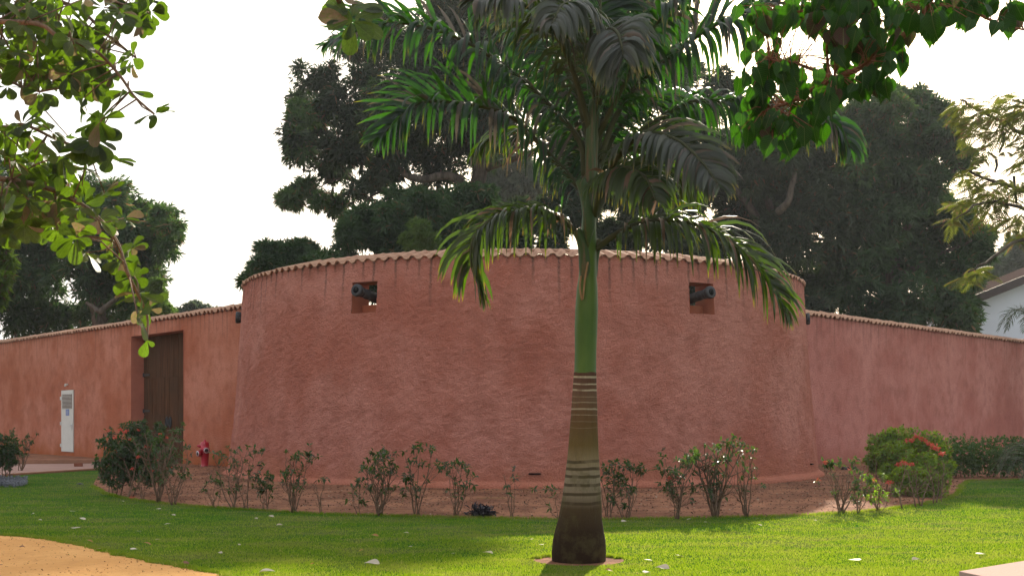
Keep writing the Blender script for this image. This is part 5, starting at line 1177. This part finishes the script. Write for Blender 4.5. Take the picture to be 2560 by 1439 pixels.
def bush(name, label, blobs, stems, nleaf, seed, mat, L=.085, flowers=(), cat='bush', per=7, jit=.40, fr=.05, inner=.3):
    """dense bush: blobs (px, py, r px, depth), stems ((px, py base), (px, py top))"""
    g = np.random.default_rng(seed); rg = random.Random(seed); B = np.array(blobs, float); dd = B[:, 3]; c = np.stack([(B[:, 0] - 1280) / F * dd, dd, CAMH + (HY - B[:, 1]) / F * dd], 1); r = B[:, 2] * dd / F
    o = stems[0]; x, y = gd(*o[0]); t_ = thing(name, label, cat, (x, y, 0))
    for (a, b2, c2, d2) in [(s[0][0], s[0][1], s[1][0], s[1][1]) for s in stems]:
        xx, yy = gd(a, b2); e = at(c2, d2, yy + rg.uniform(-.1, .3)); r_ = Vector((xx, yy, -.03)); b = MB(); path = crom([r_, r_.lerp(e, .4) + Vector((rg.gauss(0, .04), 0, .03)), e], 8)
        b.tube(path, [.016 - .0013 * i for i in range(8)], 5)
        for _ in range(12):
            i = rg.randint(2, 7); d = Vector((rg.gauss(0, .6), rg.gauss(0, .6), rg.uniform(.2, 1))).normalized(); b.tube([path[i], path[i] + d * rg.uniform(.15, .4)], [.006, .002], 4)
        b.obj('stem', M['twig'], t_, True)
    w = r ** 2; w /= w.sum(); n = nleaf // per; i = g.choice(len(c), n, p=w); d = rdir(g, n); r = r * g.uniform(.85, 1.15, len(r)); rad = np.where(g.random(n) < inner, g.random(n), g.uniform(.7, 1.18, n)); P = c[i] + d * (r[i] * rad)[:, None]; hole_ = fbm(P[:, 0] * 3.2, P[:, 1] * 3.2, P[:, 2] * 3.2, 2, seed) > jit; P = P[hole_]; d = d[hole_]; P[:, 2] = np.maximum(P[:, 2], .05)
    V, Fc = leafcloud(P, unit(d + np.array([0, 0, .4])), g, L, L * .48, per); tag(npobj('foliage', V, Fc, mat, t_), kind='stuff')
    for (fx, fy, fd) in flowers: flower(t_, tuple(at(fx, fy, fd)), g, fr * rg.uniform(.7, 1.2))
    return t_
yL = gd(300, 1238)[1]
bush('flowering_bush', 'dense rounded red flowering bush standing in front of the wooden gate', [(285, 1110, 38, yL), (330, 1090, 38, yL), (375, 1085, 36, yL), (270, 1150, 30, yL - .3), (320, 1140, 42, yL - .2), (370, 1130, 40, yL), (405, 1120, 30, yL), (300, 1185, 34, yL - .3), (350, 1180, 34, yL - .2), (268, 1190, 18, yL - .4), (415, 1150, 26, yL - .3), (350, 1070, 18, yL), (395, 1080, 16, yL), (390, 1175, 26, yL)],
     [((283, 1233), (275, 1150)), ((290, 1236), (300, 1120)), ((300, 1240), (330, 1110)), ((322, 1245), (345, 1120)), ((330, 1243), (380, 1110)), ((272, 1230), (262, 1160)), ((318, 1244), (310, 1150))], 10500, 60, M['shrub'],
     flowers=[(401, 1085, yL - .5), (268, 1078, yL - .5), (300, 1075, yL - .5), (326, 1100, yL - .9), (344, 1143, yL - 1), (332, 1172, yL - 1), (397, 1150, yL - .9), (285, 1095, yL - .8), (345, 1076, yL - .6), (330, 1243, yL - 1.2), (365, 1118, yL - .9), (418, 1094, yL - .4), (315, 1080, yL - .5)], L=.09)
yR = gd(2270, 1240)[1]
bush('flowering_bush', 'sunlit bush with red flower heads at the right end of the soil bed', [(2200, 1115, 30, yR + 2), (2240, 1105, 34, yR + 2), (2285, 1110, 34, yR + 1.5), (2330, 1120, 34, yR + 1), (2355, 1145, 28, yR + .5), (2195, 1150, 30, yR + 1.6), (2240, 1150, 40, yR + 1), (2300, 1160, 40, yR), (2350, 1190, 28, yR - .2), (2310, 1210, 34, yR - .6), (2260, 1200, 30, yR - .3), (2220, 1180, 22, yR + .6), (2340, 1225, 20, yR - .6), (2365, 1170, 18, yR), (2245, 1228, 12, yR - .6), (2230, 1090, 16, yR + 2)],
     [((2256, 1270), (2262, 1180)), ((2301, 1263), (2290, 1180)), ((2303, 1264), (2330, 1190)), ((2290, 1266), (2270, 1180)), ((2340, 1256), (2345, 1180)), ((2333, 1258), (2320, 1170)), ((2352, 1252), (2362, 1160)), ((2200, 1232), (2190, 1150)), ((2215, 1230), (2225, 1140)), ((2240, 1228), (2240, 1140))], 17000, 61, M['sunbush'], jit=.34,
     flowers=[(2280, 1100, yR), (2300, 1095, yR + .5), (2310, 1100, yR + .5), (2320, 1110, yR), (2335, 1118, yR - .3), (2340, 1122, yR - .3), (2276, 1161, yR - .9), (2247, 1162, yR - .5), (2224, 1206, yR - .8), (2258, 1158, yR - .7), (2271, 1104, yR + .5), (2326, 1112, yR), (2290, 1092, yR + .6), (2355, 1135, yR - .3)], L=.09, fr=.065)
yH = 31.0
hb = []; hs = []
for x_ in range(2210, 2960, 26):
    for k, py in enumerate((1112, 1132, 1152, 1166)): hb.append((x_ + 8 * (k % 2), py, 22, yH + (.3 if k % 2 else .75)))
for x_ in range(2390, 2950, 19): hs.append(((x_ + random.uniform(-6, 6), 1195 + random.uniform(-2, 1)), (x_ + random.uniform(-16, 16), 1140)))
hd = bush('hedge', 'long clipped green hedge in front of the rose wall at the right', hb, hs, 42000, 62, M['hedgeleaf'], L=.075, cat='hedge', inner=.35, jit=.2)
yB = 28.5
bush('bush', 'dense leafy bush with dark bare stems at the left edge of the lawn', [(-20, 1110, 34, yB + .3), (10, 1115, 30, yB), (30, 1130, 18, yB), (-10, 1145, 26, yB), (20, 1155, 16, yB - .1), (-50, 1130, 40, yB), (34, 1150, 9, yB - .1)], [((x_, 1203), (x_ + d_, 1130)) for x_, d_ in ((2, -6), (8, 0), (14, 4), (20, 8), (-6, -4), (-20, 0), (28, 6), (-34, 0))], 6000, 63, M['shrub'])
shrub('airy dark shrub against the orange wall behind the left edge bush', 52, 1176, 1084, 95, 400, nstem=7, leaf=.7, fork=5, group=None, thick=1.2)
g = np.random.default_rng(9); n = 1500; x_ = g.uniform(-60, 66, n); y_ = g.uniform(1201, 1216, n) - 3 * np.sin(x_ * .3); q = np.array([gd(a, b2) for a, b2 in zip(x_, y_)]); hh = g.uniform(.02, .12, n)
V, Fc = leafcloud(np.column_stack([q, hh]), unit(rdir(g, n) * .5 + np.array([0, 0, 1.0])), g, .06, .026, 5); tag(npobj('silver_ground_cover', V, Fc, M['silver']), 'low silvery grey ground cover plants below the left edge bush', 'ground cover', kind='stuff')

cyx, cyy = at(2590, 1190, 28.6).x, 28.6
cy = thing('cycad', 'cycad with stiff arching dark fronds at the right edge before the hedge', 'cycad', (cyx, cyy, 0))
MB().tube([(cyx, cyy, -.03), (cyx, cyy, .15), (cyx, cyy, .32)], [.17, .18, .10], 12).obj('trunk', M['bark'], cy, True)
rg = random.Random(8)
for k in range(30):
    an = k * 2.4; el = .15 + 1.1 * ((k % 10) / 10); Lf = rg.uniform(1.0, 1.25); h_ = Vector((math.cos(an), math.sin(an), 0)); o = Vector((cyx, cyy, .32))
    pts = [o, o + h_ * (Lf * .35 * math.cos(el)) + Vector((0, 0, Lf * .45 * math.sin(el) + .12)), o + h_ * (Lf * .75 * math.cos(el * .7)) + Vector((0, 0, Lf * .55 * math.sin(el) + .06)), o + h_ * (Lf * math.cos(el * .6)) + Vector((0, 0, Lf * .40 * math.sin(el) - .22))]
    frond(cy, pts, M['cycad'], .17, 500 + k, npair=44, W0=.016, droop=.08, beta=(10, 30), fwd=.7, r0=.011, segs=2)
ykx, yky = at(2585, 800, 50).x, 50.0
yk = thing('palm_bush', 'thin leaved palm tuft at the right edge before the white house', 'palm', (ykx, yky, 0)); limb(yk, [Vector((ykx, yky, -.05)), Vector((ykx, yky, 3)), at(2580, 800, 50)], .14, .09, M['bark'], 'trunk')
for k in range(9):
    an = k * .7; h_ = Vector((math.cos(an), math.sin(an), 0)); o = at(2580, 800, 50); frond(yk, [o, o + h_ * .5 + Vector((0, 0, .45)), o + h_ * 1.0 + Vector((0, 0, .25)), o + h_ * 1.3 + Vector((0, 0, -.4))], M['cycad'], .45, 600 + k, npair=20, W0=.035, droop=.3, r0=.02)

# ------------------------------------------------------------------ hydrant and small things
hX = -8.2 + -.6554 * 2.0; hX, hY = at(512, 1168, 36.0).x, 36.0; hZ = 0.085
hy_ = thing('fire_hydrant', 'red fire hydrant with two capped outlets beside the wooden gate', 'fire hydrant', (hX, hY, hZ))
o = Vector((hX, hY, hZ))
MB().lathe([(-.06, .17), (.05, .17), (.05, .115), (.10, .105), (.55, .135), (.56, .15), (.60, .15), (.60, .13), (.73, .13), (.775, .125), (.80, .10), (.805, .04), (.86, .035), (.875, .001)], o, (0, 0, 1), 28).obj('body', M['hydrant'], hy_, True)
MB().lathe([(0, .175), (.03, .175)], o + Vector((0, 0, .0)), (0, 0, 1), 8).obj('base_flange', M['hydrant'], hy_)
for dx, dz, s in ((-.95, .46, 1.0), (.45, .56, 1.05)):
    ax = Vector((dx, -.9, -.08)).normalized(); oc = o + Vector((0, 0, dz)) + ax * .06
    out = MB().lathe([(0, .075 * s), (.12, .075 * s), (.12, .098 * s), (.175, .098 * s), (.18, .09 * s)], oc, ax, 20).obj('outlet', M['hydrant'], hy_, True)
    MB().lathe([(.176, .082 * s), (.19, .082 * s), (.19, .058 * s)], oc, ax, 20, False).obj('outlet_ring', M['chrome'], out, True)
    MB().lathe([(.179, .06 * s), (.184, .001)], oc, ax, 16).obj('outlet_cap', M['rubber'], out)
MB().lathe([(0, .045), (.10, .045), (.10, .03), (.13, .03)], o + Vector((-.10, -.02, .66)), (-1, -.3, .15), 12).obj('valve', M['hydrant'], hy_, True)

rg = random.Random(77)
def stone(px, py, w, mat, label, cat='stone', group=None, flat=.55, z=0.0, name='stone'):
    x, y = gd(px, py); r = w / F * y / 2; b = MB(); prof = [(-.4, .5), (0, .95), (.25, 1), (.55, .75), (.75, .3), (.8, .01)]
    V = []; n = 9
    for a, rr_ in prof:
        for k in range(n): an = 2 * math.pi * k / n; q = rr_ * r * rg.uniform(.78, 1.1); V.append((x + q * math.cos(an), y + q * .8 * math.sin(an), z + a * r * flat * 1.6 + rg.uniform(-.05, .05) * r))
    Fq = [(i * n + k, i * n + (k + 1) % n, (i + 1) * n + (k + 1) % n, (i + 1) * n + k) for i in range(len(prof) - 1) for k in range(n)]
    b.add(V, Fq); return tag(b.obj(name, mat), label, cat, group)
for px, py, w, lb in ((55, 1367, 15, 'larger brown stone on the sandy path near the left edge'), (108, 1368, 11, 'small brown stone beside the larger one on the sandy path'), (462, 1409, 24, 'flat reddish stone on the border of the sandy path'), (3, 1413, 12, 'reddish stone at the very left edge of the sandy path')):
    stone(px, py, w, M['stone'], lb)
for (px, py, w), pl_ in zip(((40, 1416, 6), (86, 1405, 6), (224, 1427, 7), (100, 1428, 5), (423, 1417, 5), (364, 1433, 5), (460, 1425, 6), (292, 1412, 4), (170, 1424, 4), (205, 1398, 4)), ['tiny dark pebble at the left end of the sandy path', 'tiny dark pebble on the sand below the two brown stones', 'dark pebble on the sandy path, biggest of the tiny ones in its middle', 'tiny pebble right of the leftmost one on the sand', 'tiny pebble on the sand beside the flat reddish stone', 'tiny pebble near the bottom edge of the sandy path', 'tiny pebble below the flat reddish stone', 'tiny speck of stone in the upper middle of the sandy path', 'tiny pebble left of the biggest one on the sand', 'tiny pebble above the biggest one on the sand']):
    stone(px, py, w, M['stone'], pl_, 'pebble', 'tiny pebbles on the sandy path', name='pebble')
x, y = gd(196, 1166); MB().box((x, y, .085), Vector((.95, .3, 0)).normalized(), Vector((-.3, .95, 0)).normalized(), (0, 0, 1), .26, .14, .10)
b = MB(); b.box((x, y, .07), Vector((.97, .25, 0)).normalized(), Vector((-.25, .97, 0)).normalized(), (0, 0, 1), .27, .13, .11); tag(b.obj('loose_brick', M['brick'], bevel=.008), 'loose reddish brick lying on the paved path by the kerb', 'brick')
x, y = gd(200, 1209); b = MB(); tag(stone(200, 1210, 18, M['rubber'], 'small dark lump lying on the shaded lawn near the bush tip', 'debris', flat=.35, name='dark_clod'))
# black pipe end and branch near the hydrant, stump by the rose wall
b = MB(); b.tube(crom([Vector((*gd(468, 1183), .05)), Vector((*gd(500, 1180), .07)), Vector((*gd(530, 1179), .06)), Vector((*gd(548, 1178), .05))], 10), [.02, .022, .025, .03, .04, .05, .055, .05, .045, .03], 7)
tag(b.obj('fallen_branch', M['bark'], None, True), 'dark fallen branch on the soil below the hydrant', 'branch')
x, y = gd(2112, 1180); b = MB(); b.lathe([(-.05, .13), (.06, .12), (.10, .07)], (x, y, .06), (0.5, 0, 1), 10); b.tube([(x, y, .1), (x + .25, y, .14), (x + .42, y + .03, .06)], [.06, .05, .03], 7); tag(b.obj('stump', M['pod'], None, True), 'low black stump on the soil at the foot of the rose wall', 'stump')
for px, py, L_, lb in ((1228, 1250, .55, 'pale flat stick on the soil left of the palm trunk'), (2050, 1226, .28, 'short pale stick on the soil at the right foot of the bastion'), (690, 1216, .25, 'short pale stick on the soil near the left foot of the bastion')):
    x, y = gd(px, py); b = MB(); b.box((x, y, .05), Vector((1, .05, 0)).normalized(), Vector((-.05, 1, 0)).normalized(), (0, 0, 1), L_, .03, .015); tag(b.obj('stick', M['dryhusk']), lb, 'stick')
x, y = gd(1203, 1290); g = np.random.default_rng(33); n = 120; P = np.column_stack([x + g.normal(0, .10, n), y + g.normal(0, .08, n), np.abs(g.normal(.05, .05, n))])
V, Fc = leafcloud(P, unit(rdir(g, n) + np.array([0, 0, .8])), g, .14, .04, 3, -.1); dk = npobj('dark_plant', V, Fc, M['blackleaf']); tag(dk, 'heap of blackish withered leaves at the bed edge left of the palm', 'plant')
# dark boxes in the bastion foot, painting the shade inside weep slots
for tt, zc, w_ in ((R(1.2), .36, .20), (R(63), .40, .12), (R(-52), .42, .13)):
    od = Vector((math.sin(tt), -math.cos(tt), 0)); sd = Vector((math.cos(tt), math.sin(tt), 0)); r_ = BR0 - .03
    b = MB(); b.box(Vector((BC[0], BC[1], zc)) + od * r_, sd, od, (0, 0, 1), w_ * 1.4, .10, .032); b.obj('weep_slot_shade', M['bore'], bastion, bevel=.018)
# pink slab in the lower right corner
A_ = Vector((3.37, 8.9, 0)); d1 = Vector((.78, .66, 0)).normalized(); d2 = Vector((.07, -.29, 0)).normalized()
loop = [A_, A_ + d2 * 1.6, A_ + d2 * 1.6 + Vector((1.6, -.9, 0)), A_ + d1 * 1.7 + Vector((1.8, -.6, 0)), A_ + d1 * 1.7]
bench = thing('stone_bench', 'pink granite slab of a low stone bench in the bottom right corner', 'bench', tuple(A_))
def prism(name, loop, z0, z1, mat, parent, bevel=0):
    b = MB(); n = len(loop); b.add([(p.x, p.y, z0) for p in loop] + [(p.x, p.y, z1) for p in loop], [tuple(range(n))[::-1], tuple(range(n, 2 * n))] + [(i, (i + 1) % n, n + (i + 1) % n, n + i) for i in range(n)])
    o = b.obj(name, mat, parent, bevel=bevel); return o
prism('slab', loop, .39, .45, M['pinkslab'], bench, .006)
cc = sum(loop, Vector()) / 5; prism('pedestal', [cc + (p - cc) * .86 for p in loop], -.02, .389, M['kerb'], bench)

# fallen leaves on the grass
lv = variants('obovate', 'fallen_leaf', M['dryleaf'], 5, 90); rv = variants('ovate', 'fallen_leaf', M['rustleaf'], 4, 95)
FL = [(187, 1323, 26, 0), (205, 1298, 16, 0), (182, 1281, 14, 0), (82, 1287, 11, 0), (396, 1275, 12, 0), (306, 1255, 9, 0), (433, 1290, 10, 0), (418, 1313, 14, 0), (348, 1332, 10, 0), (335, 1377, 18, 0), (248, 1376, 12, 0), (225, 1355, 14, 1), (395, 1353, 12, 0), (550, 1387, 11, 0), (668, 1433, 36, 0), (930, 1412, 34, 0),
      (1015, 1336, 13, 0), (1026, 1371, 9, 0), (1134, 1388, 12, 0), (1219, 1386, 24, 0), (1353, 1366, 13, 0), (1616, 1436, 18, 0), (1655, 1424, 32, 0), (1698, 1392, 20, 0), (1621, 1404, 20, 0), (2137, 1404, 28, 0), (2290, 1403, 18, 0), (2452, 1389, 22, 0), (1722, 1300, 11, 0), (1560, 1306, 13, 0), (678, 1293, 13, 0), (699, 1316, 15, 0), (1900, 1315, 9, 0), (2038, 1304, 8, 0), (1763, 1309, 8, 0),
      (370, 1361, 20, 1), (938, 1341, 18, 1), (903, 1379, 9, 1), (1524, 1429, 20, 1), (780, 1414, 9, 1), (1330, 1352, 7, 0), (597, 1365, 8, 0), (640, 1299, 8, 0), (100, 1302, 8, 0)]
special = {0: 'large curled pale leaf on the shaded lawn above the sandy path', 14: 'pale folded leaf at the bottom edge where sand meets lawn', 15: 'big cream torn leaf on the sunlit lawn left of the palm', 19: 'pale leaf on the sunlit lawn just left of the palm base', 22: 'long curled leaf on the lawn just right of the palm base', 25: 'pale leaf alone on the bright lawn at the right', 27: 'white leaf on the lawn near the pink slab',
           35: 'rust brown leaf on the lawn above the sandy path', 36: 'orange brown leaf on the lawn edge of the shade left of the palm', 38: 'brown leaf on the lawn close below the palm base'}
leaf_labels = {1: 'small pale leaf on the shaded lawn, uppermost of the three left of the bush tip', 2: 'tiny pale leaf on the shaded lawn straight below the dark clod', 3: 'pale fleck of leaf on the far left lawn below the silver ground cover', 4: 'small leaf on the lawn just below the stems of the gate shrub', 5: 'tiny leaf at the bed edge under the dense flowering bush', 6: 'small pale leaf on the lawn below the open forked shrub', 7: 'thin pale leaf on the shaded lawn midway between sandy path and hydrant', 8: 'small pale leaf on the shaded lawn left of the thin pale one', 9: 'pale curled leaf close to the middle bend of the sandy path edge', 10: 'small pale leaf lying on the rim where lawn meets sandy path', 11: 'greyish leaf beside the large rust brown leaf near the sandy path', 12: 'dark edged leaf right of the rust leaf near the sandy path', 13: 'small pale leaf at the shade line above the lower end of the sandy path', 16: 'small white leaf just inside the shade below the wide bushy shrub', 17: 'tiny grey leaf on the sunlit edge below the wide bushy shrub', 18: 'pale leaf on sunlit grass between the torn leaf and the palm', 20: 'small white leaf in the light right beside the palm trunk swelling, on its left', 21: 'folded white leaf at the bottom edge right of the palm', 23: 'pale leaf on the bright lawn, upper one right of the long curled leaf', 24: 'narrow pale leaf nearest the right side of the palm planting hole', 26: 'small pale leaf low on the bright lawn between the two larger white ones', 28: 'small pale leaf in shade below the dark upright shrub', 29: 'pale leaf in shade right of the palm under the drooping shrub', 30: 'small pale leaf at the bed edge under the fan shaped shrub', 31: 'grey leaf in shade below the fan shaped shrub', 32: 'tiny pale leaf on bright grass below the right foot of the bastion', 33: 'tiny white leaf at the lit bed edge near the right foot of the bastion', 34: 'tiny leaf on the shade line below the tallest shrub', 37: 'small orange leaf on lit grass above the big torn leaf', 39: 'tiny brown speck of leaf left of the big torn leaf', 40: 'tiny pale leaf in shade just left of the palm trunk waist', 41: 'tiny pale leaf on the shaded lawn below the spreading shrub', 42: 'tiny pale leaf at the bed edge below the slender upright shrub', 43: 'tiny pale leaf on the far left lawn above the sandy path'}
special.update(leaf_labels)
for i, (px, py, w, k) in enumerate(FL):
    x, y = gd(px, py); L_ = w / F * y * 1.15; me = rg.choice(rv if k else lv)[0]; o = bpy.data.objects.new('fallen_leaf', me); C.objects.link(o); an = rg.uniform(-.7, .7) + (math.pi if rg.random() < .5 else 0)
    d = Vector((math.cos(an), math.sin(an) * .8, .10)); B3 = basis(d, (rg.gauss(0, .25), rg.gauss(-.25, .25), 1)); m = (B3 * L_).to_4x4(); m.translation = Vector((x, y, .035)) - d.normalized() * L_ * .5; o.matrix_world = m
    if i in special: tag(o, special[i], 'leaf', 'fallen leaves on the lawn')
    else: tag(o, 'small rust coloured dry leaf lying on the lawn' if k else 'small pale dry leaf lying on the mown lawn', 'leaf', 'small rust leaves on the lawn' if k else 'small pale fallen leaves on the lawn')
g = np.random.default_rng(61); n = 1900; xx = g.uniform(-9, -1.5, n); yy = g.uniform(10.8, 16.3, n); k = inpoly(xx, yy, SAND) | ((segdist(xx, yy, SAND) < .25) & (g.random(n) < .3)); xx = xx[k]; yy = yy[k]; n = len(xx)
V, Fc = leaf_tris(np.column_stack([xx, yy, np.full(n, .018)]), unit(rdir(g, n) * np.array([1, 1, .3])), unit(np.array([0, 0, 1.0]) + rdir(g, n) * .6), g.uniform(.006, .028, n) , g.uniform(.005, .02, n), .5, 0)
M['grit'] = leafmat('path_grit', ((0.08, 0.04, 0.02), (0.30, 0.15, 0.06), (0.10, 0.13, 0.03)), (.05, .03, .02), .05, .9, .1); tag(npobj('path_grit', V, Fc, M['grit']), 'fine grit and crumbs scattered over the sandy path', 'grit', kind='stuff')
# crumbs and leaf litter on the soil
g = np.random.default_rng(21); n = 26000; xx = g.uniform(-14, 14, n); yy = g.uniform(18.5, 37, n); k = inpoly(xx, yy, BED) & (np.hypot(xx - BC[0], yy - BC[1]) > 8.7); xx = xx[k]; yy = yy[k]; zz = bedh(xx, yy) + .008
n = len(xx); P = np.column_stack([xx, yy, zz]); dd_ = rdir(g, n); dd_[:, 2] *= .25; nn_ = unit(np.array([0, 0, 1.0]) + rdir(g, n) * .4); V, Fc = leaf_tris(P, unit(dd_), nn_, g.uniform(.02, .075, n), g.uniform(.01, .04, n), .3, 0)
M['litter'] = leafmat('soil_litter', ((0.045, 0.028, 0.02), (0.17, 0.095, 0.06), (0.32, 0.25, 0.18)), (.05, .03, .02), .05, .9, .1); tag(npobj('leaf_litter', V, Fc, M['litter']), 'crumbs and dry leaf litter scattered on the soil bed', 'litter', kind='stuff')

# ------------------------------------------------------------------ thin dry season haze
hb_ = MB(); hb_.box((0, 360, 14.4), (1, 0, 0), (0, 1, 0), (0, 0, 1), 900, 900, 31); t = NT('haze_air')
pv = t.node('ShaderNodeVolumePrincipled'); pv.inputs['Color'].default_value = (0.90, 0.93, 1.0, 1); pv.inputs['Density'].default_value = 0.00025; pv.inputs['Anisotropy'].default_value = 0.3
t.l.new(pv.outputs[0], t.out.inputs['Volume']); tag(hb_.obj('haze', t.m), 'thin pale haze hanging over the whole garden', 'haze', kind='stuff')
